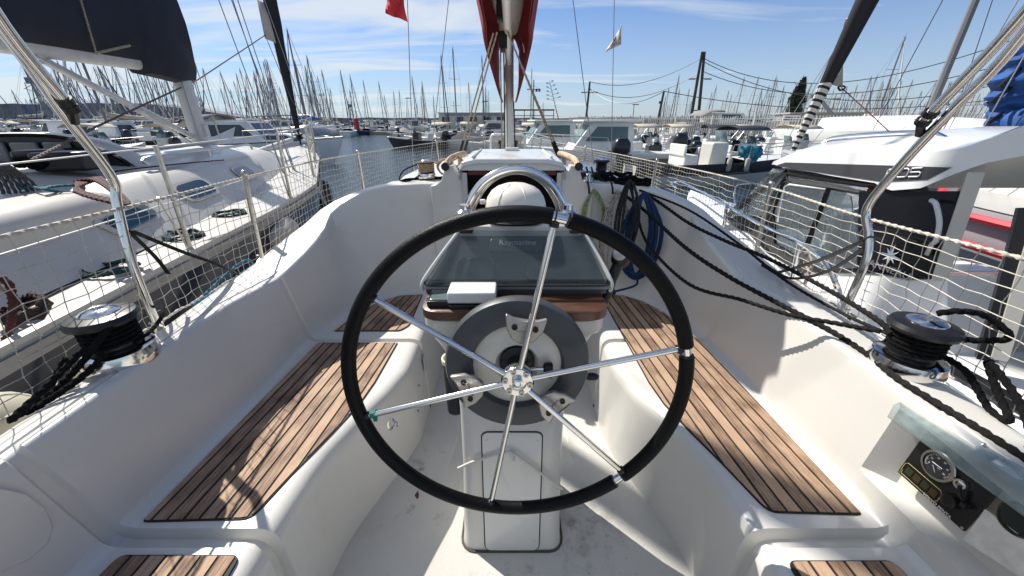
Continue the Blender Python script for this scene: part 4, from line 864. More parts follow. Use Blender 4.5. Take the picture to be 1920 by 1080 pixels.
# coachroof
CS = [(-3.6,1.35,1.20,1.42),(-1.2,1.30,1.10,1.42),(.15,1.28,1.08,1.44),(.3,1.26,1.0,1.50),(1.5,1.20,.92,1.52),(2.6,1.05,.82,1.51),(3.4,.92,.70,1.50),(4.2,.72,.50,1.45),(4.8,.5,.3,1.36),(5.0,.4,.2,1.24)]
cr = MB(); cr.grid([fillet([(-a, y, 1.14), (-b, y, z-.03), (0, y, z+.07), (b, y, z-.03), (a, y, 1.14)], [0, .12, .5, .12, 0], 6) for y, a, b, z in CS]); cr.f.append(tuple(range(len(cr.v)-20, len(cr.v)))) if False else None
lcr = LBm(cr, 'coachroof', nw)
# moulded hood with three displays
hdm = MB(); rows = []
for y, k in ((1.00, 1.0), (1.04, 1.03), (1.25, .95), (1.5, .7), (1.65, .4)):
    rows.append([(x*k, y, 1.50+max(0, (1-abs(x/.70)**3))*.26*k) for x in [(-.70+1.4*i/24) for i in range(25)]])
hdm.grid(rows); hdo_ = LBm(hdm, 'companionway_hood', nw)
pn = MB(); out = [(x, max(0, (1-abs(x/.65)**3))*.225) for x in [(-.65+1.3*i/24) for i in range(25)]]; pn.prism(out, (0, 1.015, 1.51), (1, 0, 0), (0, 0, 1), .03); LBm(pn, 'hood_panel', black, hdo_, smooth=0)
dg = mat('display_cover_grey', (.13, .135, .14), .5); prn = mat('pale_print', (.4, .4, .4), .5)
for k, xx in enumerate((-.16, .045, .25)):
    q = MB(); q.box((xx, .968, 1.625), (.17, .03, .15)); o = LBm(q, 'display_cover', dg, hdo_, bevel=.012)
    if k < 2:
        t = MB(); t.text('Raymarine', (xx, .952, 1.625), (1, 0, 0), (0, 0, 1), .024); LBm(t, 'cover_lettering', prn, o, smooth=0)
# cockpit coaming strip under the hood, seats
q = MB(); q.box((.9, -1.2, 1.30), (.5, 2.6, .34)); LBm(q, 'cockpit_coaming', nw, bevel=.08, bseg=3)
# windows on the starboard cabin side and port
for y0, y1 in ((-.12, .28), (.74, 1.16), (1.86, 2.22)):
    for s in (1,):
        def side(y, t):
            a = tab([(c[0], c[1]) for c in CS], y); b = tab([(c[0], c[2]) for c in CS], y); z = tab([(c[0], c[3]) for c in CS], y)-.03
            p, q_ = V((a, y, 1.14)), V((b, y, z)); return p.lerp(q_, t)
        nrm = (side(y1, .5)-side(y0, .5)).cross(side(y0, .8)-side(y0, .2)).normalized()
        poly = rr(0, 0, 1, 1, .22, 5)
        def P_(u, v, o): 
            yy = lerp(y0, y1, u)-.05*(v-.5)*(1); return side(yy, lerp(.38, .70, v))+nrm*o
        m = MB(); a_ = [P_(lerp(-.10, 1.10, u), lerp(-.16, 1.16, v), .004) for u, v in poly]; b_ = [p+nrm*.010 for p in a_]; n = len(a_); m.add(a_+b_, [tuple(range(n)), tuple(range(n, 2*n))]+[(i, (i+1) % n, n+(i+1) % n, n+i) for i in range(n)])
        wo = LBm(m, 'cabin_window', nw, lcr, smooth=30)
        m = MB(); a_ = [P_(u, v, .014) for u, v in poly]; b_ = [p+nrm*.004 for p in a_]; m.add(a_+b_, [tuple(range(n)), tuple(range(n, 2*n))]+[(i, (i+1) % n, n+(i+1) % n, n+i) for i in range(n)])
        LBm(m, 'window_glass', tint, lcr, smooth=0)
# handrail on cabin top
for s in (1, -1):
    q = MB(); q.tube(catmull([(s*.84, .9, 1.53), (s*.84, .96, 1.585), (s*.82, 2.2, 1.58), (s*.80, 2.75, 1.575), (s*.80, 2.82, 1.52)], 5), .013, 8); q.tube([(s*.83, 1.8, 1.58), (s*.83, 1.8, 1.52)], .012, 8); LBm(q, 'handrail', alu)
# deck organisers, tracks
q = MB(); q.tube([(.45, .6, 1.60), (.35, 3.0, 1.60)], .016, 6); LBm(q, 'halyard_tunnel', nw)
q = MB(); q.box((.62, .55, 1.60), (.30, .22, .12)); q.box((.42, .6, 1.62), (.18, .2, .10)); LBm(q, 'clutch_bank', black, bevel=.02)
# mast, boom, vang
MLx, MLy = -.07, 3.47
q = MB(); q.grid([[(MLx+.088*math.cos(a), MLy-.05*(z-1.4)/8+.125*math.sin(a), z) for a in [2*PI*k/22 for k in range(22)]] for z in (1.44, 13.5)], cu=True)
for z in (5.6, 9): 
    for s in (-1, 1): q.tube([(MLx, MLy, z), (MLx+s*.8, MLy-.25, z+.1)], .025, 6)
q.box((MLx, MLy, 1.45), (.28, .36, .05)); q.box((MLx+.09, MLy, 1.72), (.05, .09, .14)); LBm(q, 'mast', alup)
bz = lambda y: lerp(2.37, 2.31, (3.3-y)/2.0) if y < 3.3 else 2.37
q = MB(); q.grid([[(MLx+.07*math.cos(a), y, bz(y)+.09+.095*math.sin(a)) for a in [2*PI*k/18 for k in range(18)]] for y in (3.3, 1.0, -2.0)], cu=True); LBm(q, 'boom', alup)
q = MB(); q.tube([(MLx, 3.30, 1.66), (MLx, 2.6, 1.92), (MLx, 1.6, 2.30)], .032, 10); q.tube([(MLx, 2.9, 1.81), (MLx, 2.5, 1.96)], .042, 10); q.tube([(MLx+.01, 3.25, 1.58), (MLx+.04, 1.5, 2.32)], .008, 5); q.tube([(MLx+.03, 3.25, 1.55), (MLx+.08, 2.3, 1.98), (MLx+.04, 1.45, 2.33)], .008, 5); q.box((MLx+.06, 2.35, 1.97), (.04, .10, .07)); LBm(q, 'boom_vang', alup)
# furled genoa and forestay
A_ = V((-4.84, 9.12, -.20)); B_ = V((-4.42, 8.35, 2.4)); dgs = (B_-A_)
q = MB(); n = 30; q.tube([A_+dgs*(k/n*3.6) for k in range(n+1)], [lerp(.05, .13, min(1, k/n*3.6)) *(1+.06*math.sin(k*2.3)) if k/n*3.6 < 2 else .12 for k in range(n+1)], 10); lg = q.build('furled_genoa', mat('black_sail_uv', (.012, .013, .016), .75, bump=.5, bscale=8), lb)
q = MB(); q.tube([A_-dgs*.22, A_], .02, 6); q.lathe([(.07, -.06), (.09, -.04), (.05, 0), (.09, .04), (.07, .06)], A_-dgs*.05, dgs, 16); q.build('furling_drum', black, lb)
q = MB(); c0 = aty(503, 68, 8.45); q.add([c0+V((0, -.1, .55)), c0+V((-.02, -.1, -.05)), c0+V((.14, -.03, -.12)), c0+V((.10, -.03, .5))], [(0, 1, 2, 3)]); tr_ = q.build('genoa_clew', mat('grey_cloth', (.4, .38, .34), .8), lb); md = tr_.modifiers.new('s', 'SOLIDIFY'); md.thickness = .006
m = MB(); m.rope([c0+V((0, -.1, 0)), aty(370, 150, 6.0), aty(180, 238, 3.2), aty(60, 300, 2.2)], .009, pitch=.05, n=6); tag(m.build('rope', mat('brown_sheet', (.10, .07, .06), .8)), 'dark genoa sheet stretched from the left black furled sail across the mast', 'rope')
m = MB(); m.rope([c0+V((0, -.1, 0)), aty(548, 190, 8.7), aty(600, 258, 8.9)], .007, pitch=.05, n=6); tag(m.build('rope', mat('grey_sheet', (.12, .12, .12), .8)), 'grey line running down right from the clew of the left black furled sail', 'rope')
# shrouds: chainplate starboard and far side, forestay babystay, lines forward of mast
for a, b in (((-3.12,5.28,-.72), (-4.2,5.4,6.8)), ((-3.07,5.35,-.72), (-3.42,5.20,3.75)), ((-3.05,5.45,-.72), (-3.40,5.22,3.75)), ((-3.15,5.6,-.72), (-4.18,5.4,7.6)), ((-5.4,4.9,-.72), (-4.95,5.0,3.75)), ((-4.3,5.9,-.3), (-4.2,5.5,5)), ((-3.3, 6.8, -.7), (-4.2, 5.45, 9))):
    q = MB(); q.tube([a, b], .0055, 5); q.tube([a, V(a).lerp(V(b), .06)], .012, 6); q.build('shroud', wire, lb)
for k in range(6):
    q = MB(); a_ = lw(MLx+.05*math.cos(k), MLy-.12+.02*k, -.2); b_ = lw(MLx+.06*math.cos(k*2), MLy-.12+.03*k, .75+.1*k)
    q.tube([a_, b_], .006, 5); q.build('mast_halyard', bb if k % 2 else wire, lb)
# spinnaker pole on deck
q = MB(); q.tube([aty(480, 285, 5.6), aty(545, 262, 7.4)], .035, 10); LP = q.build('spinnaker_pole', alup, lb)
# sail cover
cv = MB(); rows = []
for y, zb, zt, w in ((3.68,2.30,3.5,.10),(3.62,2.29,3.6,.17),(3.3,2.27,3.55,.19),(2.75,2.30,3.4,.19),(2.70,2.42,3.35,.17),(1.9,2.40,3.05,.18),(1.0,2.38,2.95,.18),(0,2.34,2.85,.17),(-1.5,2.3,2.6,.13)):
    R_ = random.Random(int(y*10)); row = []
    for k in range(20):
        a = 2*PI*k/20; x = math.sin(a); zz = -math.cos(a); row.append((MLx+w*(abs(x)**.6*(1 if x > 0 else -1))*(1-.25*max(0, zz))+R_.uniform(-.008, .008), y, lerp(zb, zt, (zz+1)/2)+R_.uniform(-.01, .01)))
    rows.append(row)
cv.grid(rows, cu=True); cv.f += [tuple(range(20)), tuple(range(len(cv.v)-20, len(cv.v)))]; cv.m += [0, 0]
tag(tf(cv, LO, LT).build('sail_cover', dkc), 'navy canvas sail cover on the boom of the left yacht', 'sail cover')
# lines hanging over cover
m = MB(); m.rope([lw(.12,1.95,1.6), lw(.14,1.95,.95), lw(.1,1.95,.55)], .008, n=6); m.rope([lw(.09,1.95,.55), lw(.12,2.4,.68)], .012, n=6); tag(m.build('rope', br), 'beige reef line hanging over the navy sail cover to a boom cleat', 'rope')
# stanchions, lifelines, pulpit
st = []
for y in (-2.4, -.2, 1.25, 2.6, 4.0, 5.1, 6.0):
    x = tab([(a-5, b) for a, b in HT], y)-.06; f = lerp(1.08, 1.30, ((y+5)/12.43)**1.6)
    q = MB(); q.tube([(x, y, f), (x+.015, y, f+.60)], .0125, 8); q.tube([(x-.01, y, f+.03), (x, y-.10, f+.35)], .006, 6); LBm(q, 'stanchion', ssd); st.append((x+.015, y, f+.59))
q = MB(); q.tube(catmull([st[-1], (.5, 6.6, 1.92), (.25, 7.3, 1.95), (0, 7.5, 1.95), (-.25, 7.3, 1.95), (-.55, 6.5, 1.92)], 5), .0125, 8)
for x, y in ((.5, 6.6), (.2, 7.35), (-.2, 7.35), (-.5, 6.6)): q.tube([(x, y, 1.93), (x*.9, y-.05, 1.28)], .0125, 8)
LBm(q, 'pulpit', ssd)
for dz in (0, -.28):
    q = MB(); q.tube([(a, b, c+dz) for a, b, c in st], .0035, 5); LBm(q, 'lifeline', mat('white_lifeline', (.55, .53, .5), .5))
# ropes and clutter on its deck
maroon = mat('maroon_rope', (.055, .010, .009), .8, nscale=50, namt=.3); teal = mat('teal_rope', (.015, .10, .13), .8, nscale=50, namt=.3); dgr = mat('dark_green_rope', (.02, .05, .05), .8, nscale=50, namt=.4)
def lrope(P, r, mt, label, tr=True): 
    m = MB(); m.rope(catmull(P, 5), r, n=6, pitch=.03); return tag(m.build('rope', mt), label, 'rope')
def onp(px, py, z): return atz(px, py, z)
c = onp(140, 340, -.30); dr_ = (onp(212, 378, -.36)-c)
P = []
for k in range(7): P += [c+V((.01*k, .01*k, 0)), c+dr_*.35+V((0, .05+.008*k, .03)), c+dr_*(1+.03*k)+V((.02, .02, .0)), c+dr_*.5+V((0, -.05-.006*k, .01))]
lrope(P, .008, maroon, 'maroon rope coil lying on the cabin side of the left yacht')
c = onp(80, 350, -.34); P = []
for k in range(4): P += [c+V((.02*k, 0, 0)), c+V((.10, .08+.01*k, -.01)), onp(140, 362, -.42)+V((0, .01*k, 0)), c+V((.08, -.05, -.01))]
P += [onp(40, 345, -.36), onp(45, 360, -.36)]
lrope(P, .007, teal, 'teal rope lying left of the maroon coil on the left yacht')
lrope([onp(130, 335, -.36), onp(240, 318, -.34), onp(360, 305, -.34), onp(420, 300, -.34)], .006, maroon, 'thin maroon line led forward along the cabin top of the left yacht')
for k, tx in enumerate(('nearest the left winch', 'below the first cabin window', 'below the second cabin window')):
    m = MB(); m.rope(coil(lw(1.35, -.45+.62*k, -.70), .11, .09, 4, uz=(0, 1, 0), un=(0, 0, 1), seed=20+k, jit=.02), .008, n=6); tag(m.build('rope', dgr), 'dark green rope heap on the left yacht side deck '+tx, 'rope')
lrope([onp(0, 535, -.72), onp(150, 475, -.70), onp(300, 430, -.70), onp(420, 380, -.70), onp(520, 335, -.70), onp(565, 300, -.68)], .010, maroon, 'dark red line running along the side deck of the left yacht')
P = []; c = aty(-30, 335, 2.2)
for k in range(7): P += [c+V((-.10-.012*k, 0, .16)), c+V((.04+.012*k, .02, .10)), c+V((.05+.012*k, .02*k, -.12)), c+V((-.10, 0, -.20-.01*k))]
m = MB(); m.rope(catmull(P, 5), .009, n=8, pitch=.04); tag(m.build('rope_coil', mat('grey_rope', (.11, .10, .09), .85, nscale=60, namt=.4)), 'thick grey rope coil hanging at the left edge before the display hood', 'rope')
m = MB(); m.rope(coil(aty(122, 292, 2.9), .14, .12, 5, ux=(1, .1, 0), uz=(0, .9, .1), un=(0, 0, 1), seed=31, jit=.03), .014, n=6); m.rope(coil(aty(75, 300, 2.6), .12, .10, 4, uz=(0, .9, .1), un=(0, 0, 1), seed=32, jit=.03), .012, n=6); tag(m.build('rope', blackr), 'heap of black rope and webbing below the display hood', 'rope')
c = onp(45, 580, -.68); m = MB(); m.rope(coil(c, .06, .07, 4, uz=(0, .8, .3), un=(0, 0, 1), seed=40, jit=.02), .012, n=6); m.rope(catmull([onp(0, 530, -.66), onp(15, 545, -.62), c], 5), .012, n=6); tag(m.build('rope', mat('brown_rope', (.035, .022, .018), .85)), 'dark brown line knotted on the left yacht deck at the photo edge', 'rope')
m = MB(); p0 = aty(0, 620, 1.1); m.rope(catmull([aty(0, 520, 1.15), aty(20, 540, 1.15), aty(22, 600, 1.15), aty(5, 650, 1.15)], 6), .012, n=6); tag(m.build('rope', maroon), 'maroon rope bight hanging down at the extreme left edge', 'rope')
# fenders between the boats
def fender(c, r, L_, mt, label, ax=(0, 0, 1), group=None):
    m = MB(); A = axm(ax); pr = [(0, -L_/2), (r*.35, -L_/2+.01), (r*.8, -L_/2+r*.45), (r, -L_/2+r*1.0), (r, L_/2-r), (r*.8, L_/2-r*.45), (r*.3, L_/2-.02), (r*.25, L_/2+.04), (0, L_/2+.04)]
    m.lathe(pr, c, ax, 20); m.rope([V(c)+A @ V((0, 0, L_/2)), V(c)+A @ V((0, 0, L_/2+.3))], .006, n=6); return tag(m.build('fender', mt), label, 'fender')
wf = mat('grey_white_fender', (.42, .40, .35), .45, nscale=7, namt=.2, dirt=(.2, .18, .14)); bf = mat('navy_fender', (.012, .016, .03), .55)
a = aty(495, 438, 2.95); fender(a+V((0, -.25, -.12)), .13, .75, bf, 'long navy fender cover along the left yacht beyond the middle stanchion', ax=(-.15, 1, .2))
fender(aty(527, 442, 3.05), .12, .42, wf, 'grey-white fender end beside the navy fender on the left', ax=(-.15, 1, .3))
fender(aty(604, 372, 5.7)+V((0, 0, -.1)), .15, .8, bf, 'black fender hanging at the bow of the left yacht')
fender(aty(572, 408, 4.6)+V((0, 0, -.1)), .14, .7, wf, 'dirty cream fender hanging just aft of the black bow fender', ax=(.05, .2, 1))
lrope([aty(600, 330, 5.6), aty(604, 370, 5.4), aty(625, 400, 5.2)], .012, mat('white_line', (.6, .6, .56), .8), 'white mooring line hanging by the bow of the left yacht')
# =============== motorboat on the right ===============
mbx = empty('motorboat', (2.7, 2.2, WZ), 'white cabin motorboat with dark stripe and silver star moored on our right', 'motorboat')
XP = 1.95
def onx(zx, zy, X=XP): return atx(1280+zx/2.572, 300+zy/2.572, X)
def plate(pts, th, X=XP, raw=False):
    """outline on the cabin side plane, thickness th going inboard (+x)"""
    m = MB(); P = [atx(a, b, X) if raw else onx(a, b, X) for a, b in pts]; n = len(P); Q = [p+V((th, 0, 0)) for p in P]
    m.add(P+Q, [tuple(range(n)), tuple(range(n, 2*n))]+[(i, (i+1) % n, n+(i+1) % n, n+i) for i in range(n)]); return m
MO, MT = V((2.95, -1.6, WZ)), math.radians(7.5)
h = MB(); HT2 = [(0,1.05),(2,1.1),(3.2,1.05),(4.2,.9),(5.0,.66),(5.6,.40),(6.0,.16),(6.2,.03)]
mw = mat('motorboat_white', (.78, .78, .77), .22, coat=.6, nscale=1.5, namt=.03)
h.grid(hull_rows(6.2, 2.3, .80, .96, n=24, tab_=HT2, flare=.1, rake=.06)); tf(h, MO, MT).build('hull', mw, mbx)
d = MB(); rows = []
for i in range(25):
    t = i/24; y = 6.2*t; b = max(.02, tab(HT2, y)); f = lerp(.80, .96, t**1.6); c_ = .06 if y > 4.6 else 0
    rows.append([(-b, y, f-.02), (-b+.02, y, f+.03), (-b*.8, y, f+.03), (-b*.55, y, f+.03+c_), (0, y, f+.05+c_*1.3), (b*.55, y, f+.03+c_), (b*.8, y, f+.03), (b-.02, y, f+.03), (b, y, f-.02)])
d.grid(rows); tf(d, MO, MT).build('deck', mw, mbx)
# cabin lower side (white), black glazed side, glass panes, pillars
pillar = mat('beige_pillar', (.52, .50, .45), .4)
bgl = mat('black_glazing', (.008, .008, .010), .06, coat=.3)
m = plate([(205,275),(120,420),(130,560),(560,1000),(1250,1400),(1260,560),(1080,575),(940,545),(800,540),(560,540),(400,480)], 1.5); m.v = [V((p.x+.01, p.y, p.z)) for p in m.v]; m.build('cabin_side', mw, mbx, bevel=.01)
fr = MB()
def ring(outer, inner, th, X=XP):
    m = MB(); A = [onx(a, b, X) for a, b in outer]; B = [onx(a, b, X) for a, b in inner]; n = len(A); t = V((th, 0, 0))
    m.add(A+B+[p+t for p in A]+[p+t for p in B], [f for i in range(n) for f in ((i, (i+1) % n, n+(i+1) % n, n+i), (2*n+i, 2*n+(i+1) % n, 3*n+(i+1) % n, 3*n+i), (i, (i+1) % n, 2*n+(i+1) % n, 2*n+i), (n+i, n+(i+1) % n, 3*n+(i+1) % n, 3*n+i))]); return m
cgl = mat('cabin_clear_glass', (.45, .52, .55), .04, trans=.9, ior=1.2)
# window openings: front pane, middle pane ; black surround built from strips
def strip(pts, w, name, mt, X=XP, th=.04, par=None):
    m = MB(); m.tube([onx(a, b, X)+V((th/2, 0, 0)) for a, b in pts], w, 4); return m.build(name, mt, par or mbx, smooth=0)
sd_ = plate([(205,275),(225,240),(470,60),(500,62),(440,150),(395,265),(260,270)], .03).build('windscreen_glass', cgl, mbx, smooth=0)
gl = plate([(470,105),(690,140),(810,175),(850,520),(640,520),(440,400),(430,250)], .008, X=XP+.02).build('side_window', cgl, mbx, smooth=0)
blk = plate([(850,150),(1150,150),(1330,150),(1225,575),(1080,572),(950,545),(840,540)], .03).build('black_side_panel', bgl, mbx, smooth=0)
plate([(400,268),(430,250),(440,400),(640,522),(850,522),(850,545),(560,540),(400,478),(215,285),(260,270)], .02, X=XP-.003).build('black_sill', bgl, mbx, smooth=0)
strip([(205,272),(490,58)], .030, 'windscreen_pillar', black)
strip([(420,262),(475,108),(500,98),(860,160)], .014, 'window_frame', black)
strip([(590,400),(690,138)], .020, 'window_post', black)
strip([(500,62),(860,112),(1150,150)], .022, 'roof_gutter', black)
strip([(445,300),(450,255),(478,130),(500,118),(680,140)], .008, 'pane_trim', mw)
strip([(1390,60),(1215,575)], .034, 'cockpit_pillar', pillar)
strip([(1646,230),(1560,560),(1440,960)], .040, 'aft_pillar', black)
strip([(1700,300),(1500,960)], .030, 'aft_post', pillar)
# interior: dash, seat
q = MB(); a = onx(560, 330, 2.6); q.box(a+V((0, 0, -.12)), (.9, .5, .5)); q.build('dashboard', mat('dash_grey', (.25, .25, .25), .6), mbx, bevel=.05)
for zx, zy in ((500, 300), (830, 430)):
    q = MB(); a = onx(zx, zy, 2.5); q.box(a, (.45, .14, .5)); q.box(a+V((0, -.2, -.22)), (.45, .45, .12)); q.build('helm_seat', mat('seat_white', (.62, .62, .6), .5), mbx, bevel=.05)
q = MB(); q.box((2.9, .62+.6, -1.0), (1.5, .03, 1.3)); q.build('aft_bulkhead', mat('tint_bulkhead', (.02, .02, .022), .15), mbx, smooth=0)
# red lifebuoy like patch inside window
q = MB(); q.prism([(0, 0), (.28, -.10), (.30, .03), (.18, .14), (.04, .14)], onx(870, 200, 2.12), (0, -1, 0), (0, 0, 1), .02); q.build('red_placard', mat('red_placard', (.55, .05, .07), .6), mbx, smooth=0)
# roof
def pr(px, py, X=XP-.02): return atx(px, py, X)
edge_lo = [(1447,308),(1560,330),(1640,343),(1655,352),(1672,357),(1726,353),(1790,326),(1850,305),(1920,292),(1990,280)]
edge_up = [(1450,303),(1478,291),(1560,287),(1640,285),(1700,285),(1760,284),(1800,280),(1850,262),(1920,236),(1990,210)]
Lo = [pr(*p) for p in edge_lo]; Up = [pr(*p) for p in edge_up]
rf = MB(); rows = []
nrow = 10
for i in range(nrow):
    a, b = Lo[i], Up[i]; c = V((2.45, b.y+.0, min(-.03, max(b.z+.13, -.13)) if i < 7 else b.z+.10)); far = V((3.85, b.y, b.z)); farl = V((3.85, a.y, a.z))
    rows.append([a+V((.10, 0, .03)), a, b, b+V((.06, 0, .03)), b.lerp(c, .5)+V((0, 0, .03)), c, V((3.2, c.y, c.z+.01)), far, farl])
fro = [p+V((0, .12, .0)) for p in rows[0]]
rf.grid(rows); roof = rf.build('roof', mw, mbx, smooth=35)
un_ = MB(); un_.grid([[r[1]+V((.02, 0, .012)), r[-1]+V((0, 0, .012))] for r in rows]); un_.build('headlining', mat('headlining_cream', (.70, .68, .62), .5), mbx)
# front face of the roof visor
q = MB(); q.grid([[V((1.93, Lo[0].y, Lo[0].z)), V((2.4, Lo[0].y+.18, Lo[0].z+.05)), V((3.3, Lo[0].y+.2, Lo[0].z+.05)), V((3.85, Lo[0].y, Lo[0].z))], [V((1.93, Up[0].y, Up[0].z)), V((2.4, Up[0].y+.16, Up[0].z+.06)), V((3.3, Up[0].y+.16, Up[0].z+.06)), V((3.85, Up[0].y, Up[0].z))]]); q.build('roof_visor', mw, roof)
q = MB(); q.grid([[V((1.97, 2.93, -.33)), V((3.8, 2.93, -.33))], [V((2.0, 3.45, -.86)), V((3.7, 3.55, -.86))]]); q.build('windscreen', cgl, mbx, smooth=0)
sp_ = MB(); P = [pr(a, b, XP-.0235) for a, b in ((1452,311),(1473,304.5),(1560,307),(1660,310),(1783,314),(1738,337),(1655,341),(1600,333),(1540,324))]
sp_.add(P+[p+V((.003, 0, 0)) for p in P], [tuple(range(9)), tuple(range(9, 18))]+[(i, (i+1) % 9, 9+(i+1) % 9, 9+i) for i in range(9)]); sp_.build('dark_stripe', mat('stripe_grey', (.055, .055, .06), .3), roof, smooth=0)
# model number: squared strokes
ns = MB()
def strokes(m, path, o, ux, uy, w, h, r):
    m.tube([V(o)+V(ux)*w*a+V(uy)*h*b for a, b in path], r, 4)
o0 = pr(1659, 333, XP-.028); o1 = pr(1722, 331, XP-.028); uxn = (o1-o0).normalized(); Lw = (o1-o0).length; gw = Lw*.29; upz = V((0, 0, 1)); gh = (pr(1690, 318, XP-.028)-pr(1690, 333, XP-.028)).length
for k, path in enumerate(([(1, 1), (.15, 1), (0, .85), (0, .15), (.15, 0), (.85, 0), (1, .15), (1, .4), (.9, .52), (0, .52)], [(.15, 1), (.85, 1), (1, .85), (1, .15), (.85, 0), (.15, 0), (0, .15), (0, .85), (.15, 1)], [(1, 1), (0, 1), (0, .54), (.85, .54), (1, .42), (1, .12), (.88, 0), (0, 0)])):
    strokes(ns, path, o0+uxn*Lw*.36*k, uxn, upz, gw, gh, .0035)
ns.build('model_number', mat('white_vinyl', (.75, .75, .75), .4), roof, smooth=0)
# silver star and maker name
stq = MB(); c = onx(1002, 462, XP-.012); n = 16; vs = []
for k in range(n):
    a = 2*PI*k/n+PI/2; r_ = (.062 if k % 4 == 0 else .046) if k % 2 == 0 else .017; vs.append(c+V((0, -math.cos(a)*r_, math.sin(a)*r_)))
stq.add(vs+[c+V((-.012, 0, 0))], [(i, (i+1) % n, n) for i in range(n)]); stq.build('star_emblem', mat('silver', (.75, .78, .8), .18, metal=.9), mbx, smooth=0)
stq = MB(); d_ = (onx(1070, 560)-onx(890, 495)); stq.text('JEANNEAU', onx(975, 522, XP-.005), d_.normalized(), V((0, 0, 1)), .048, sx=1.15, depth=.002); stq.build('maker_lettering', mat('silver_letters', (.5, .52, .54), .3, metal=.7), mbx, smooth=0)
q = MB(); q.tube(catmull([onx(1200,195,XP-.02), onx(1222,215,XP-.05), onx(1238,300,XP-.05), onx(1225,380,XP-.05), onx(1212,400,XP-.02)], 5), .010, 8); q.build('grab_handle', mat('white_handle', (.6, .6, .6), .3), mbx)
q = MB(); q.box(onx(1195, 430, XP-.015), (.012, .02, .06)); q.build('door_latch', ss, mbx)
# roof rails
for dx in (0, .12):
    q = MB(); q.tube(catmull([atx(1533+dx*20,276,2.12+dx), atx(1545,268,2.15+dx), atx(1562,259,2.17+dx), atx(1640,252,2.17+dx), atx(1722,248,2.17+dx), atx(1748,249,2.17+dx), atx(1770,258,2.15+dx), atx(1786,267,2.12+dx)], 5), .013, 8); q.build('roof_rail', ss, mbx)
q = MB(); q.box(atx(1772, 256, 2.6), (.18, .14, .06)); q.build('roof_hatch', black, mbx, bevel=.01)
# bow rail
def railp(px, py, z): return atz(px, py, z)
q = MB(); q.tube(catmull([railp(1266,352,-.68), railp(1258,342,-.66), railp(1275,341,-.66), railp(1300,352,-.66), railp(1362,385,-.64), railp(1440,428,-.62), railp(1500,455,-.62), railp(1545,490,-.62), railp(1570,540,-.72), railp(1580,585,-.95)], 6), .0125, 8)
for px, py in ((1266, 352), (1362, 385), (1500, 455)): a = railp(px, py, -.66 if px < 1300 else -.63); q.tube([a, V((a.x+.03, a.y, -.92))], .0125, 8)
q.build('bow_rail', ss, mbx)
q = MB(); q.tube(catmull([atx(1378,390,2.9), atx(1377,360,2.9), atx(1388,346,2.95), atx(1440,345,3.3)], 5), .0125, 8); q.tube([atx(1378,390,2.9), atx(1378,400,2.92)+V((0, 0, -.1))], .0125, 8); q.build('bow_rail', ss, mbx)
q = MB(); q.lathe([(.05, 0), (.06, .02), (.05, .06), (.02, .08), (0, .08)], railp(1388, 398, -.86), n=16); q.build('windlass', ss, mbx)
# rolled knot on its rail
m = MB(); m.rope(coil(onx(600, 440, 1.80), .03, .03, 3, seed=50, jit=.01), .009, n=6); m.rope(catmull([onx(600,450,1.8), onx(590,500,1.8), onx(610,540,1.8), onx(585,600,1.8)], 5), .009, n=6); m.rope(catmull([onx(612,450,1.8), onx(625,500,1.8), onx(600,560,1.8)], 5), .008, n=6); tag(m.build('rope', mat('pinkish_rope', (.42, .33, .30), .8, nscale=60, namt=.4)), 'pale pinkish rope knotted on the motorboat bow rail', 'rope')
# cockpit side, seat box, side deck stripe
q = MB(); q.prism([(0, 0), (2.4, 0), (2.4, .05), (0, .05)], (1.70, 1.75, -1.06), (0, -1, 0), (1, 0, 0), .04); 
q = MB(); q.box((2.35, .55, -1.15), (.9, .8, .5)); q.build('cockpit_locker', mat('locker_wood', (.20, .15, .10), .6, nscale=5, namt=.3), mbx, bevel=.02)
q = MB(); q.box((1.85, .5, -1.0), (.25, 2.3, .10)); q.build('cockpit_gunwale', mw, mbx, bevel=.03)
q = MB(); q.box((1.84, .6, -.944), (.10, 1.9, .008)); q.build('side_deck_pad', black, mbx)
# =============== sailboat beyond the motorboat ===============
bgr_ = mat('pale_grey_hull', (.34, .35, .38), .4)
rb = empty('sailboat', (5.9, 3.5, WZ), 'sailing yacht with blue sail cover and striped furled genoa beyond the right motorboat', 'sailboat')
RO, RT = V((6.0, -3.0, WZ)), math.radians(2)
h = MB(); h.grid(hull_rows(11.2, 3.5, 1.05, 1.25, n=20)); tf(h, RO, RT).build('hull', bgr_, rb)
for zz in (.98, .74):
    q = MB(); q.tube([V((r[0][0]*(1.0 if zz > .9 else .985)-.012, r[0][1], zz+.012*r[0][1])) for r in hull_rows(11.2, 3.5, 1.05, 1.25, n=20)[:16]], .035, 6); tf(q, RO, RT).build('red_stripe', mat('red_stripe', (.5, .03, .05), .5), rb)
d = MB(); d.grid([[(r[0][0], r[0][1], r[0][2]+.01), (0, r[0][1], r[0][2]+.05), (r[-1][0], r[-1][1], r[-1][2]+.01)] for r in hull_rows(11.2, 3.5, 1.05, 1.25, n=20)]); tf(d, RO, RT).build('deck', nw, rb)
q = MB(); q.grid([fillet([(-a, y, 1.08), (-b, y, z), (0, y, z+.06), (b, y, z), (a, y, 1.08)], [0, .1, .4, .1, 0], 5) for y, a, b, z in ((1.5, 1.2, 1.0, 1.5), (5, 1.15, .9, 1.5), (8, .7, .5, 1.35), (8.6, .5, .3, 1.1))]); tf(q, RO, RT).build('coachroof', nw, rb)
A_ = aty(1478, 300, 8.2); B_ = aty(1632, -12, 7.35)
q = MB(); D_ = B_-A_; q.tube([A_+D_*(k/40*2.6) for k in range(41)], [lerp(.035, .16, min(1, (k/40*2.6)*1.0)) if k/40*2.6 < 1 else .16 for k in range(41)], 12, m=0)
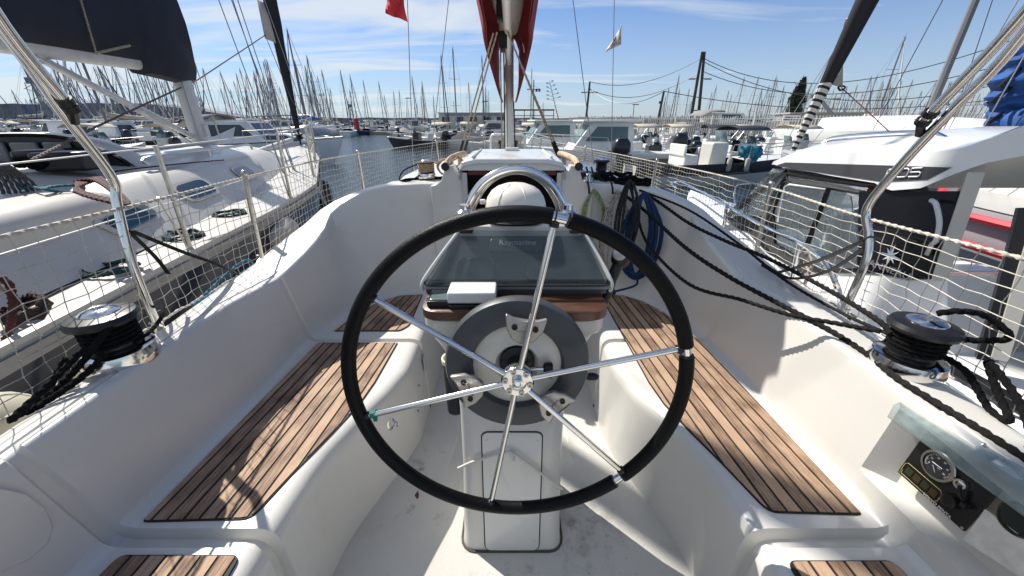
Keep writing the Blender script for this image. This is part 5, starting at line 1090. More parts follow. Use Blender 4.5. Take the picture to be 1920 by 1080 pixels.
def zebra():
    m = mat('striped_sail', (.014, .014, .018), .7); nt = m.node_tree; N = nt.nodes; L = nt.links; b = N['Principled BSDF']; g = N.new('ShaderNodeNewGeometry'); s_ = N.new('ShaderNodeSeparateXYZ'); L.new(g.outputs['Position'], s_.inputs[0])
    a = N.new('ShaderNodeMath'); a.operation = 'MULTIPLY_ADD'; a.inputs[1].default_value = 1.0; t_ = N.new('ShaderNodeMath'); t_.operation = 'MULTIPLY'; t_.inputs[1].default_value = .35; L.new(s_.outputs[0], t_.inputs[0]); L.new(s_.outputs[2], a.inputs[0]); L.new(t_.outputs[0], a.inputs[2])
    f = N.new('ShaderNodeMath'); f.operation = 'MULTIPLY'; f.inputs[1].default_value = 9.5; L.new(a.outputs[0], f.inputs[0]); fr_ = N.new('ShaderNodeMath'); fr_.operation = 'FRACT'; L.new(f.outputs[0], fr_.inputs[0])
    gt = N.new('ShaderNodeMath'); gt.operation = 'GREATER_THAN'; gt.inputs[1].default_value = .42; L.new(fr_.outputs[0], gt.inputs[0])
    lt = N.new('ShaderNodeMath'); lt.operation = 'LESS_THAN'; lt.inputs[1].default_value = .62; L.new(s_.outputs[2], lt.inputs[0]); mu = N.new('ShaderNodeMath'); mu.operation = 'MULTIPLY'; L.new(gt.outputs[0], mu.inputs[0]); L.new(lt.outputs[0], mu.inputs[1])
    mx = N.new('ShaderNodeMix'); mx.data_type = 'RGBA'; L.new(mu.outputs[0], mx.inputs[0]); mx.inputs[6].default_value = (.014, .014, .018, 1); mx.inputs[7].default_value = (.62, .60, .55, 1); L.new(mx.outputs[2], b.inputs['Base Color']); return m
q.build('furled_genoa', zebra(), rb)
q = MB(); ax_ = D_.normalized(); P = []
for k in range(26):
    t = .58+.30*k/25; a = PI*1.0*k/25+PI*.8; u = ax_.cross(V((0, 1, 0))).normalized(); v_ = ax_.cross(u); rad = lerp(.035, .16, t)+.004; P.append(A_+D_*t+u*rad*math.cos(a)+v_*rad*math.sin(a))
q.tube(P, .014, 6, sx=1.6); q.build('sail_edge_tape', mat('sail_white', (.6, .6, .58), .7), rb)
q = MB(); P = [aty(1581, 118, 7.7), aty(1556, 158, 7.8), aty(1580, 164, 7.8)]; q.add(P+[p+V((0, .01, 0)) for p in P], [(0, 1, 2), (3, 4, 5), (0, 1, 4, 3), (1, 2, 5, 4), (2, 0, 3, 5)]); q.build('genoa_clew', mat('clew_grey', (.35, .34, .30), .8), rb, smooth=0)
m = MB(); m.rope(coil(aty(1578, 165, 7.8), .05, .04, 3, seed=60, jit=.02), .012, n=6); m.rope([aty(1578, 165, 7.8), aty(1630, 212, 6.6), aty(1690, 268, 5.6)], .009, n=6, pitch=.05); tag(m.build('rope', maroon), 'maroon sheet running down from the clew of the striped furled sail', 'rope')
q = MB(); a_ = aty(1905, 245, 4.6); q.grid([[V((5.85+.075*math.cos(a), 4.5+.11*math.sin(a)-.03*z, z)) for a in [2*PI*k/16 for k in range(16)]] for z in (-.4, 11)], cu=True); q.build('mast', alup, rb)
for a, b in (((4.5, 4.3, -.7), (5.2, 4.3, 4.0)), ((4.6, 4.0, -.7), (5.8, 4.4, 7)), ((5.6, 8.2, -.6), (5.85, 4.6, 10.5))):
    q = MB(); q.tube([a, b], .006, 5); q.build('shroud', wire, rb)
# blue cover bundle
cv = MB(); blue = mat('blue_canvas', (.010, .065, .24), .75, nscale=5, namt=.35, bump=.8, bscale=6, dirt=(.004, .02, .09), dscale=4); R_ = random.Random(5); rows = []
m0_ = 0; path = [(1873,238),(1885,215),(1898,190),(1908,165),(1925,142),(1950,125)]
rad = [.10,.17,.20,.18,.22,.2]
PP = catmull([aty(a, b, 4.2-.0*i) for i, (a, b) in enumerate(path)], 10); 
cv.tube(PP, [lerp(.10, .24, i/len(PP))*(1+.10*math.sin(i*.8)) for i in range(len(PP))], 30); cv.v = [p+V((.018*math.sin(p.z*38+p.x*20), .018*math.sin(p.z*31+p.x*44), .014*math.sin(p.x*52+p.z*9))) for p in cv.v]
cv.tube([aty(1890, 225, 4.1), aty(1912, 232, 4.0), aty(1960, 236, 3.9)], [.10, .16, .2], 14)
tag(cv.build('sail_cover', blue), 'crumpled bright blue canvas sail cover at the upper right edge', 'sail cover')
for i, (a, b) in enumerate((((1872, 165), (1912, 128)), ((1856, 194), (1900, 160)), ((1852, 232), (1880, 212)))):
    q = MB(); q.tube([aty(a[0], a[1], 4.1), aty(b[0], b[1], 4.15)], .018, 8); q.build('batten_end', black, rb)
# =============== marina background ===============
bw = [mat('boat_white_%d' % i, c, .35, coat=.2, nscale=2, namt=.08, dirt=(.4, .38, .34), dscale=3) for i, c in enumerate(((.72, .72, .70), (.60, .59, .55), (.66, .67, .68)))]
bn = mat('boat_navy', (.02, .03, .07), .25, coat=.3); bgr = mat('boat_grey', (.25, .26, .27), .4); bdk = mat('boat_dark', (.03, .03, .033), .4); bred = mat('boat_red', (.35, .03, .03), .4)
wn_ = mat('boat_window', (.03, .04, .05), .08, coat=.2); scr = mat('boat_windscreen', (.25, .36, .38), .08, trans=.6, ior=1.2)
cow = mat('outboard_cowl', (.012, .012, .014), .3, coat=.3); cvr = {'navy': dkc, 'maroon': mat('dull_maroon_canvas', (.12, .02, .02), .85), 'grey': mat('grey_canvas', (.22, .22, .22), .85), 'beige': mat('beige_canvas', (.42, .38, .30), .85), 'green': mat('dark_green_canvas', (.02, .05, .04), .85), 'blue': mat('mid_blue_canvas', (.02, .08, .25), .85)}
far_alu = mat('far_mast', (.17, .17, .18), .6); stripe_m = bn
NP = [0]
def outboard(root, x, y, z, s=1, mt=cow):
    m = MB(); m.grid([[(x+a*s, y+b*s, z+c*s) for a, b in rr(-.17*k, -.26*k, .17*k, .24*k, .09*k, 4)] for c, k in ((.0, .8), (.08, 1), (.30, .95), (.42, .6), (.44, .3))], cu=True); m.f.append(tuple(range(len(m.v)-16, len(m.v)))); m.m.append(0)
    m.box((x, y, z-.35*s), (.10*s, .22*s, .8*s)); m.box((x, y+.2*s, z-.1*s), (.14*s, .2*s, .2*s)); o = m.build('outboard_motor', mt, root, smooth=40); return o
def base(kind, L, B, F0, F1, hm, sm=None, **k):
    root = empty(kind, (0, 0, 0)); m = MB(); rows = hull_rows(L, B, F0, F1, n=12, **k); rows = [[(p[0], p[1]-L/2, p[2]) for p in r] for r in rows]
    m.grid(rows, mf=lambda i, j: 1 if j in ((0, 9, 1, 8) if sm is bdk else (0, 9)) and sm else 0); m.f.append(tuple(range(len(rows[0])))); m.m.append(0); m.build('hull', [hm, sm or hm], root)
    return root, rows
def deckm(rows, root, mt, drop=.04, i0=0, i1=None, name='deck'):
    m = MB(); m.grid([[(r[0][0]*.97, r[0][1], r[0][2]-drop), (0, r[0][1], r[0][2]-drop+.05), (r[-1][0]*.97, r[0][1], r[0][2]-drop)] for r in rows[i0:i1]]); m.build(name, mt, root)
def cabin(root, y0, y1, w, z0, z1, mt, front=.5, back=.1, win=True, name='cabin', ws=None):
    m = MB(); k = .86; top = [(-w*k, y0+back, z1), (w*k, y0+back, z1), (w*k, y1-front, z1), (-w*k, y1-front, z1)]; bot = [(-w, y0, z0), (w, y0, z0), (w*.85, y1, z0), (-w*.85, y1, z0)]
    m.grid([bot, top], cu=True); m.add([(x, y, z+.0) for x, y, z in top], [(0, 1, 2, 3)]); c = m.build(name, mt, root, smooth=0, bevel=.05)
    if win:
        def P(s, u, v): a = V(bot[1 if s > 0 else 0]).lerp(V(bot[2 if s > 0 else 3]), u); b = V(top[1 if s > 0 else 0]).lerp(V(top[2 if s > 0 else 3]), u); return a.lerp(b, v)+V((s*.012, 0, 0))
        for s in (-1, 1):
            q = MB(); pts = [P(s, .12, .35), P(s, .88, .35), P(s, .82, .85), P(s, .14, .85)]; q.add(pts+[p+V((s*.01, 0, 0)) for p in pts], [(0, 1, 2, 3), (4, 5, 6, 7), (0, 1, 5, 4), (1, 2, 6, 5), (2, 3, 7, 6), (3, 0, 4, 7)]); q.build('side_window', ws or wn_, root, smooth=0)
        q = MB(); a, b, c_, d = V(bot[3]), V(bot[2]), V(top[2]), V(top[3]); pts = [a.lerp(b, .1).lerp(d.lerp(c_, .1), .25), a.lerp(b, .9).lerp(d.lerp(c_, .9), .25), a.lerp(b, .9).lerp(d.lerp(c_, .9), .9), a.lerp(b, .1).lerp(d.lerp(c_, .1), .9)]; pts = [p+V((0, .012, .012)) for p in pts]; q.add(pts+[p+V((0, .01, .01)) for p in pts], [(0, 1, 2, 3), (4, 5, 6, 7), (0, 1, 5, 4), (1, 2, 6, 5), (2, 3, 7, 6), (3, 0, 4, 7)]); q.build('front_window', ws or wn_, root, smooth=0)
    return c
def rails(root, rows, i0, h=.5, mt=ssd):
    m = MB(); top = [V(r[0])+V((.06, 0, h)) for r in rows[i0:]]; t2 = [V((-p.x, p.y, p.z)) for p in reversed(top)]; m.tube(top+t2, .016, 5)
    for r in rows[i0::3]:
        for s in (0, -1): a = V(r[s]); m.tube([a, a+V((.06 if s == 0 else -.06, 0, h))], .014, 4)
    m.build('bow_rail', mt, root)
def p_open(hm, L=5.2, bim=None, mot=cow, sm=None, cov=None):
    root, rows = base('motorboat', L, 2.1, .62, .85, hm, sm); deckm(rows, root, bw[1], .30, 0, 8, 'cockpit_floor'); deckm(rows, root, hm, .02, 7, None, 'foredeck')
    if cov:
        m = MB(); m.grid([[(-.9*k, y, .66), (-.5*k, y, .66+.35*h), (0, y, .66+.55*h), (.5*k, y, .66+.35*h), (.9*k, y, .66)] for y, k, h in ((-2.5, 1, .3), (-1.5, 1.05, 1), (-.3, 1.05, 1.2), (.8, .95, .7), (1.7, .7, .4))]); m.build('boat_cover', cvr[cov], root)
    else:
        m = MB(); m.box((0, -.2, .85), (.65, .55, .75)); m.build('console', hm, root, bevel=.06)
        m = MB(); m.grid([[(-.3, .02, 1.2), (.3, .02, 1.2)], [(-.26, -.12, 1.55), (.26, -.12, 1.55)]]); o = m.build('windscreen', scr, root); o.modifiers.new('s', 'SOLIDIFY').thickness = .012
        m = MB(); m.box((0, -1.2, .70), (1.0, .45, .35)); m.box((0, -1.42, 1.0), (.95, .08, .35)); m.build('seat', bw[0], root, bevel=.05)
    if bim:
        m = MB(); m.grid([[(-.85, y, 1.82+.0), (-.5, y, 1.97), (0, y, 2.02), (.5, y, 1.97), (.85, y, 1.82)] for y in (-1.5, -.7, .2)]); o = m.build('bimini_top', cvr[bim], root); o.modifiers.new('s', 'SOLIDIFY').thickness = .02
        m = MB()
        for s in (-1, 1): m.tube([(s*.9, -.6, .62), (s*.85, -1.5, 1.84)], .014, 5); m.tube([(s*.9, -.6, .62), (s*.85, .2, 1.84)], .014, 5); m.tube([(s*.85, -1.5, 1.83), (s*.85, .2, 1.83)], .014, 5)
        m.build('bimini_frame', alu, root)
    rails(root, rows, 8, .35); outboard(root, 0, -L/2-.18, .88, 1.1, mot); return root
def p_cab(hm, L=6.3, sm=None, roof=True, mot=cow, twin=False):
    root, rows = base('motorboat', L, 2.45, .85, 1.15, hm, sm); deckm(rows, root, hm, .03); cabin(root, -.9, 1.7, .85, .95, 1.55 if roof is None else 2.05, hm, .75, .1)
    if roof:
        m = MB(); m.box((0, .05, 2.09), (1.65, 2.3, .07)); m.build('roof', hm, root, bevel=.03)
        m = MB(); m.tube([(-.5, .1, 2.1), (-.5, .1, 2.35), (.5, .1, 2.35), (.5, .1, 2.1)], .02, 5); m.build('radar_arch', alu, root)
    rails(root, rows, 6, .5)
    for x in ((-.4, .4) if twin else (0,)): outboard(root, x, -L/2-.15, 1.1, 1.15, mot)
    return root
def p_cruiser(hm, L=8.6, sm=bn):
    root, rows = base('motor_cruiser', L, 2.9, 1.0, 1.35, hm, sm); deckm(rows, root, hm, .02); cabin(root, .4, 3.1, .95, 1.1, 1.5, hm, 1.3, .1, True, 'coachroof'); cabin(root, -2.0, .9, 1.2, 1.05, 2.1, hm, .8, -.2)
    m = MB(); m.grid([[(-1.15, y, z), (-.7, y, z+.2), (0, y, z+.25), (.7, y, z+.2), (1.15, y, z)] for y, z in ((-3.6, 1.6), (-2.8, 2.15), (-1.6, 2.2))]); o = m.build('canopy', cvr['grey'], root); o.modifiers.new('s', 'SOLIDIFY').thickness = .02
    rails(root, rows, 6, .55); return root
def p_sail(hm, L=9.5, H=12, cov='navy', sm=None, genoa=True):
    root, rows = base('sailboat', L, 3.1, 1.0, 1.2, hm, sm, tr=.7); deckm(rows, root, hm, .02)
    m = MB(); m.grid([fillet([(-a, y, .98), (-b, y, z), (0, y, z+.05), (b, y, z), (a, y, .98)], [0, .1, .3, .1, 0], 4) for y, a, b, z in ((-2.0, 1.05, .9, 1.45), (.5, 1.0, .85, 1.48), (2.2, .75, .5, 1.38), (2.9, .5, .3, 1.1))]); m.build('coachroof', hm, root)
    m = MB(); m.tube([(0, .9, 1.4), (0, .85, H)], [.10, .075], 8)
    for z in (H*.42, H*.7): m.tube([(-.7, .7, z), (0, .85, z-.05), (.7, .7, z)], .022, 5)
    m.tube([(0, .85, H), (0, .85, H+.5)], .01, 4); m.box((.05, .8, H+.1), (.3, .05, .03)); m.build('mast', far_alu, root)
    m = MB(); m.tube([(0, .75, 2.0), (0, -3.2, 2.05)], .06, 8); m.build('boom', far_alu, root)
    m = MB(); m.tube(catmull([(0, .85, 2.9), (0, .6, 2.5), (0, -.2, 2.3), (0, -1.8, 2.2), (0, -3.1, 2.12)], 3), [.1]+[.16]*4+[.17]*4+[.13]*4, 8); m.build('sail_cover', cvr[cov], root)
    m = MB()
    for P in ([(0, L/2-.1, 1.3), (0, .85, H-.1)], [(0, -L/2, 1.2), (0, .85, H)], [(-1.4, .6, 1.05), (-.7, .7, H*.42), (-.7, .7, H*.7), (0, .85, H)], [(1.4, .6, 1.05), (.7, .7, H*.42), (.7, .7, H*.7), (0, .85, H)]): m.tube(P, .014, 3)
    m.build('rigging', far_alu, root)
    if genoa: m = MB(); m.tube([(0, L/2-.15, 1.5), (0, lerp(L/2, .85, .55), H*.55), (0, .98, H-.4)], [.06, .08, .03], 6); m.build('furled_genoa', cvr[cov] if cov in ('navy', 'blue') else bw[1], root)
    rails(root, rows, 9, .6); return root
def p_rib(tm):
    root = empty('inflatable_boat', (0, 0, 0)); m = MB(); m.tube(catmull([(-.8, -2.4, .45), (-.8, 0, .45), (-.75, 1.2, .5), (-.4, 2.1, .6), (0, 2.4, .65), (.4, 2.1, .6), (.75, 1.2, .5), (.8, 0, .45), (.8, -2.4, .45)], 4), .24, 10); m.build('tube', tm, root)
    m = MB(); m.grid([[(-.7, y, .35), (0, y, .1), (.7, y, .35)] for y in (-2.3, 1.4)]); m.build('floor', bgr, root)
    m = MB(); m.box((0, -.3, .75), (.5, .45, .7)); m.build('console', bw[0], root, bevel=.05); m = MB(); m.tube([(-.6, -1.9, .6), (-.55, -1.9, 1.6), (.55, -1.9, 1.6), (.6, -1.9, .6)], .025, 6); m.build('roll_bar', ssd, root)
    outboard(root, 0, -2.6, .85, 1.1); return root
PR = {
 'open': [p_open(bw[0]), p_open(bw[1], bim='beige', sm=bn), p_open(bw[2], 5.0, sm=bred, mot=bgr), p_open(bw[0], 4.8, cov='navy'), p_open(bw[1], 5.4, cov='grey'), p_open(bw[0], 5.6, bim='navy'), p_open(bdk, 5.2)],
 'cab': [p_cab(bw[0]), p_cab(bw[2], 6.6, sm=bn), p_cab(bw[1], 5.8, mot=bgr), p_cab(bw[0], 7.0, twin=True, sm=bdk)],
 'cru': [p_cruiser(bw[0]), p_cruiser(bw[2], 9.2, bgr)],
 'sail': [p_sail(bw[0]), p_sail(bw[1], 8.4, 10.2, 'beige', sm=bn), p_sail(bn, 10, 13, 'grey'), p_sail(bw[2], 9, 11.2, 'blue'), p_sail(bw[0], 8.8, 10.8, 'maroon')],
 'rib': [p_rib(bgr), p_rib(bdk), p_rib(bw[1])]}
DESC = {'open': ('small open motorboat with outboard', 'motorboat'), 'cab': ('white cabin motorboat', 'motorboat'), 'cru': ('white motor cruiser', 'motorboat'), 'sail': ('sailing boat with bare mast', 'sailboat'), 'rib': ('inflatable boat with outboard', 'inflatable boat')}
used = set(); NB = [0]
def put(kind, k, x, y, rz, where, sc=1, label=None, group=None, z=WZ):
    p = PR[kind][k % len(PR[kind])]
    if p.name in used: o = copy_tree(p)
    else: o = p; used.add(p.name)
    o.location = (x, y, z); o.rotation_euler = (0, 0, rz); o.scale = (sc, sc, sc); NB[0] += 1
    d, c = DESC[kind]; tag(o, label or '%s %s' % (d, where), c, None if label else (group or '%ss %s' % (d.replace('boat', 'boat', 1), where)))
    return o
def pxy(px, d): r = ray(px, 225); return r.x/r.y*d
R_ = random.Random(11)
def pick(ws): 
    t = R_.random()*sum(w for _, w in ws)
    for k, w in ws:
        t -= w
        if t <= 0: return k
    return ws[-1][0]
# crowded rows on the left, berths run side by side; bows out or in
pont = mat('pontoon_planks', (.30, .27, .22), .8, nscale=5, namt=.3); 
def pontoon(a, b, w, z=.38, name='pontoon'):
    a, b = V((*a, WZ)), V((*b, WZ)); d = (b-a).normalized(); n_ = V((-d.y, d.x, 0))*w/2; m = MB(); q = [a-n_, b-n_, b+n_, a+n_]; m.add([p+V((0, 0, -.1)) for p in q]+[p+V((0, 0, z)) for p in q], [(0, 1, 2, 3), (4, 5, 6, 7), (0, 1, 5, 4), (1, 2, 6, 5), (2, 3, 7, 6), (3, 0, 4, 7)]); tag(m.build(name, pont, smooth=0), kind='structure')
for y0 in (24.5, 40, 57, 79, 108):
    xr = -.50*y0 if y0 < 50 else (-.36*y0 if y0 < 70 else .12*y0)
    pontoon((-1.5*y0, y0), (xr, y0), 1.8)
    for sgn in (-1, 1):
        x = -1.46*y0+R_.uniform(0, 2)
        while x < xr-1.2:
            near = y0 < 30
            kind = pick([('open', 6), ('cab', 3), ('cru', .5 if not near else .0), ('rib', 1), ('sail', .8 if y0 > 30 else 0)])
            L_ = {'open': 2.7, 'cab': 3.2, 'cru': 4.6, 'rib': 2.6, 'sail': 4.9}[kind]
            put(kind, R_.randrange(9), x, y0+sgn*(1.3+L_+R_.uniform(0, .4)), (PI if sgn > 0 else 0)+(PI if R_.random() < .75 else 0)+R_.uniform(-.05, .05), 'in the crowded berths across the water on the left', R_.uniform(.80, .95))
            x += {'open': 2.6, 'cab': 3.0, 'cru': 3.5, 'rib': 2.5, 'sail': 3.6}[kind]+R_.uniform(0, .5)+(.9 if y0 > 70 else 0)
# the cruiser lying bow-right across the channel
put('cru', 0, pxy(478, 18.2), 18.2, -PI/2+.06, '', .86, label='white motor cruiser with pointed bow just beyond the bow of the left yacht')
put('cab', 1, pxy(440, 22.5), 22.5, -PI/2-.05, '', .9, label='white cabin boat close behind the cruiser beyond the left yacht')
R4 = random.Random(77)
EXTRA_L = [(R4.uniform(20, 650), 225-R4.uniform(40, 118)) for _ in range(84)]; EXTRA_R = [(R4.uniform(1240, 1900), 225-R4.uniform(28, 88)) for _ in range(84)]
# channel right-hand side
pontoon((pxy(770, 33), 31), (pxy(1060, 31), 28.5), 1.6); pontoon((pxy(655, 58), 57), (pxy(800, 62), 56.5), 1.8)
x = pxy(770, 30)
for i, (px, d, kd, k, rz) in enumerate(((752, 29, 'open', 6, 1.3), (775, 25, 'open', 0, 1.45), (800, 31, 'cab', 0, 1.3), (818, 26.5, 'cab', 1, 1.4), (838, 22, 'open', 2, 1.5), (860, 29, 'open', 3, 1.3), (883, 24, 'cab', 2, 1.5), (905, 20, 'open', 0, 1.5), (925, 27, 'rib', 0, 1.4), (948, 23, 'open', 4, 1.6), (900, 33, 'cab', 0, 1.5), (870, 36, 'open', 1, 1.3), (930, 36, 'cab', 1, 1.5), (960, 31, 'open', 5, 1.4), (985, 34, 'cru', 0, 1.4), (840, 37, 'rib', 2, 1.3), (985, 25, 'open', 1, 1.5), (865, 19.5, 'rib', 2, 1.5))):
    d = d if px > 940 else max(d, 29)+.35*(i % 5); px = max(px, 775)
    put({'cab': 'open', 'cru': 'rib'}.get(kd, kd) if i % 4 else kd, k, pxy(px, d), d, rz+R_.uniform(-.1, .1), 'on the far side of the channel left of our mast', .85)
for y0 in (46, 64):
    x = pxy(755 if y0 < 50 else 690, y0)
    while x < pxy(1090, y0):
        kind = pick([('open', 7), ('cab', 1), ('rib', 2), ('sail', .6)]); put(kind, R_.randrange(9), x, y0+R_.uniform(-1, 1), R_.choice((0, PI))+R_.uniform(-.1, .1), 'beyond the channel behind our mast', .85); x += 3.3+R_.uniform(0, .6)
# boats on the right
for px, d, k, lb_ in ((1030, 18.5, 0, 'white pilothouse boat moored just right of our mast'), (1128, 14.8, 1, 'larger white pilothouse boat between our mast and the right rigging')):
    root, rows = base('pilothouse_boat', 6.4, 2.5, .85, 1.1, bw[0], None); deckm(rows, root, bw[0], .03); cabin(root, -1.1, 1.3, .95, .95, 1.98, bw[0], .75, .05, True, 'wheelhouse', ws=scr)
    m = MB(); m.box((0, -.2, 2.03), (2.0, 2.3, .08)); m.build('roof', bw[0], root, bevel=.03); rails(root, rows, 6, .5); outboard(root, 0, -3.3, 1.1, 1.1)
    root.scale = (.92, .92, .90); root.location = (pxy(px, d), d, WZ); root.rotation_euler = (0, 0, PI/2+.15-.1*k); tag(root, lb_, 'motorboat')
# dark-hulled open boat with the cyan tarpaulin
dkb = p_open(bw[1], 6.2, sm=bdk); dkb.name = 'motorboat'; dkb.location = (pxy(1362, 12.6), 12.6, WZ); dkb.rotation_euler = (0, 0, -PI/2+.12); tag(dkb, 'open motorboat with black hull band and two white fenders right of the far poles', 'motorboat')
m = MB(); c = aty(1408, 285, 11.9); rows = []
for i in range(7):
    rows.append([c+V(((k-4)*.085+.02*math.sin(i*3+k), .06*math.sin(k*1.7+i), .18-i*.105*(1 if abs(k-4.5) < 2.5 else .55))) for k in range(9)])
m.grid(rows); o = m.build('tarpaulin', mat('cyan_tarp', (.03, .22, .30), .6, nscale=6, namt=.3, bump=.6, bscale=8)); o.modifiers.new('s', 'SOLIDIFY').thickness = .01; tag(o, 'crumpled cyan tarpaulin hanging over the side of the black banded motorboat', 'tarpaulin')
for k, px in enumerate((1367, 1401)): fender(aty(px, 309, 11.55), .07, .42, wf, 'small white fender on the black banded boat, %s one' % ('left' if k == 0 else 'right'))
for i, (px, d, kd, k, rz) in enumerate(((1205, 17.5, 'open', 0, -1.4), (1240, 15.2, 'open', 6, -1.5), (1185, 21, 'cab', 2, 1.5), (1225, 22, 'open', 1, -1.4), (1262, 19, 'rib', 0, -1.3), (1290, 17.5, 'open', 2, -1.5), (1292, 22, 'open', 1, -1.5), (1330, 20, 'open', 5, 1.5), (1335, 15.5, 'rib', 1, -1.5), (1372, 17.5, 'open', 3, -1.4), (1400, 20, 'open', 1, -1.5), (1420, 16, 'open', 5, -1.5), (1455, 18.5, 'rib', 2, -1.4), (1160, 25, 'open', 0, 1.5), (1210, 27, 'cab', 0, 1.4), (1255, 26, 'open', 4, 1.5), (1310, 25, 'open', 0, 1.5), (1120, 28, 'cab', 2, 1.5), (1060, 24, 'open', 2, 1.4), (1075, 29, 'rib', 2, 1.4), (1360, 23, 'open', 2, 1.6), (1490, 16.5, 'cab', 0, -1.4), (1520, 19, 'open', 1, -1.5), (1450, 22, 'open', 0, 1.5))):
    put('open' if kd == 'cab' and px != 1120 else kd, k, pxy(px, d), d, rz+R_.uniform(-.12, .12), 'in the berths below the white paling fence', .82)
# wooden jetty in front, with black boxes
pontoon((pxy(1300, 14.6), 14.2), (pxy(1470, 15.2), 13.9), 1.2, .45, 'jetty'); pontoon((pxy(1120, 18), 18.6), (pxy(1300, 14.6), 14.2), 1.0, .45, 'jetty')
# masts that stand out, by their heads in the photo
used_m = []
def mastboat(px, py, d, k, where, group=None):
    r = ray(px, py); X, Z = r.x/r.y*d, r.z/r.y*d; H = PR['sail'][k]; h0 = (12, 10.2, 13, 11.2, 10.8)[k]; zt = Z-WZ
    sc = zt/(h0+.5); d2 = d
    return put('sail', k, X, d-.85*sc, R_.choice((0, PI))+R_.uniform(-.2, .2), where, sc)
TL_ = [(392,125),(411,129),(451,135),(474,128),(486,158),(437,165),(497,150),(541,150),(573,133),(587,148),(611,170),(624,163),(556,170),(520,165),(60,150),(95,118),(118,140),(160,108),(182,120),(205,112),(228,128),(250,118),(262,140),(285,125),(300,122),(342,150),(20,165),(365,170),(140,150),(425,150),(465,170),(508,140),(215,150),(313,150)]
for i, (x, y) in enumerate(TL_+EXTRA_L): mastboat(x, y, 52+((i*37) % 50), (i*3) % 5, 'rising from the crowded berths on the left')
for i, (x, y, d, k) in enumerate(tuple((R4.uniform(650, 925), R4.uniform(150, 205), R4.uniform(62, 100), R4.randrange(5)) for _ in range(18))+((680,147,58,2),(709,150,66,0),(740,169,70,1),(826,97,38,0),(850,83,36,3),(885,200,80,1),(1019,190,70,1),(655,185,90,3),(790,178,85,1))): mastboat(x, y, d, k, 'at the end of the channel near the picture centre')
TR_ = [(1273,137),(1287,196),(1356,186),(1367,175),(1380,194),(1404,200),(1423,163),(1438,173),(1451,146),(1475,168),(1505,190),(1520,176),(1545,182),(1560,172),(1585,190),(1600,183),(1612,172),(1628,165),(1675,66),(1666,183),(1680,178),(1695,173),(1713,146),(1736,190),(1768,150),(1865,165),(1810,182),(1840,172),(1790,196),(1500,200),(1752,170),(1825,150),(1640,195),(1572,200),(1884,190),(1905,175)]
for i, (x, y) in enumerate(TR_+EXTRA_R): mastboat(x, y, 40+((i*29) % 34), (i*2) % 5, 'behind the white paling fence on the right')
# near tall mast on the right
put('sail', 0, pxy(1726, 17.5), 18.6, PI+.1, '', 1.35, label='tall thick bare mast yacht just left of the right steel tubes')
bpy.context.view_layer.update()
for ch in list(bpy.context.scene.objects):
    if ch.parent and ch.parent.get('label') == 'tall thick bare mast yacht just left of the right steel tubes' and ch.name.split('.')[0] in ('sail_cover', 'boom', 'furled_genoa'): bpy.data.objects.remove(ch)
# ---------- quay, fence, yard ----------
conc = mat('concrete', (.34, .33, .30), .85, nscale=2, namt=.2, bump=.3, bscale=20, dirt=(.2, .19, .17), dscale=1)
QA, QB, QC = V((5.2, 36.5, 0)), V((18, 20.5, 0)), V((46, 13, 0)); QL = V((-6, 70, 0))
m = MB(); m.add([(QA.x, QA.y, -1.30), (QB.x, QB.y, -1.30), (QC.x, QC.y, -1.30), (200, 13, -1.30), (200, 200, -1.30), (8, 200, -1.30), (QA.x, QA.y, -2.2), (QB.x, QB.y, -2.2), (QC.x, QC.y, -2.2), (200, 13, -2.2), (8, 200, -2.2)], [(0, 1, 2, 3, 4, 5), (0, 1, 7, 6), (1, 2, 8, 7), (2, 3, 9, 8), (5, 0, 6, 10)]); tag(m.build('quay', conc, smooth=0), kind='structure')
fm = mat('fence_white_paint', (.62, .61, .57), .5, nscale=6, namt=.15)
fe = empty('paling_fence', (QB.x, QB.y, -1.3), 'long white paling fence along the quay on the right', 'fence')
def fence_run(a, b, h=1.5):
    a, b = V((a.x, a.y+.4, -1.30)), V((b.x, b.y+.4, -1.30)); n = max(1, int((b-a).length/2.4)); d = (b-a)/n; u = d.normalized()
    for i in range(n):
        p = a+d*i; m = MB(); m.box(p+V((0, 0, h/2+.03)), (.07, .07, h+.12)); m.build('fence_post', fm, fe, smooth=0)
        m = MB(); k = 17; ang = math.atan2(u.y, u.x); Rz = M.Rotation(ang, 3, 'Z')
        for j in range(k): m.box(p+d*((j+.7)/(k+.4))+V((0, 0, h/2+.04)), (.035, .02, h), rot=Rz)
        for z in (.22, h-.12): m.box(p+d*.5+V((0, 0, z)), (d.length-.08, .03, .04), rot=Rz)
        m.build('fence_panel', fm, fe, smooth=0)
fence_run(QA, QB); fence_run(QB, QC)
# second taller grey mesh fence further back
fe2 = empty('mesh_fence', (14, 46, -1.3), 'thin grey mesh fence with dark posts behind the white paling fence', 'fence'); gm_ = mat('galvanised', (.25, .25, .25), .5, metal=.4)
A_, B_ = V((pxy(1085, 44), 44, -1.3)), V((pxy(1560, 30), 30, -1.3)); n = 22; d = (B_-A_)/n
for i in range(n):
    p = A_+d*i; m = MB(); m.box(p+V((0, 0, .85)), (.08, .08, 1.7)); m.build('fence_post', gm_, fe2, smooth=0)
    m = MB(); 
    for j in range(12): m.tube([p+d*(j+.5)/12.5, p+d*(j+.5)/12.5+V((0, 0, 1.65))], .006, 3)
    for z in (.1, .8, 1.6): m.tube([p+V((0, 0, z)), p+d*.97+V((0, 0, z))], .008, 3)
    m.build('fence_panel', gm_, fe2, smooth=0)
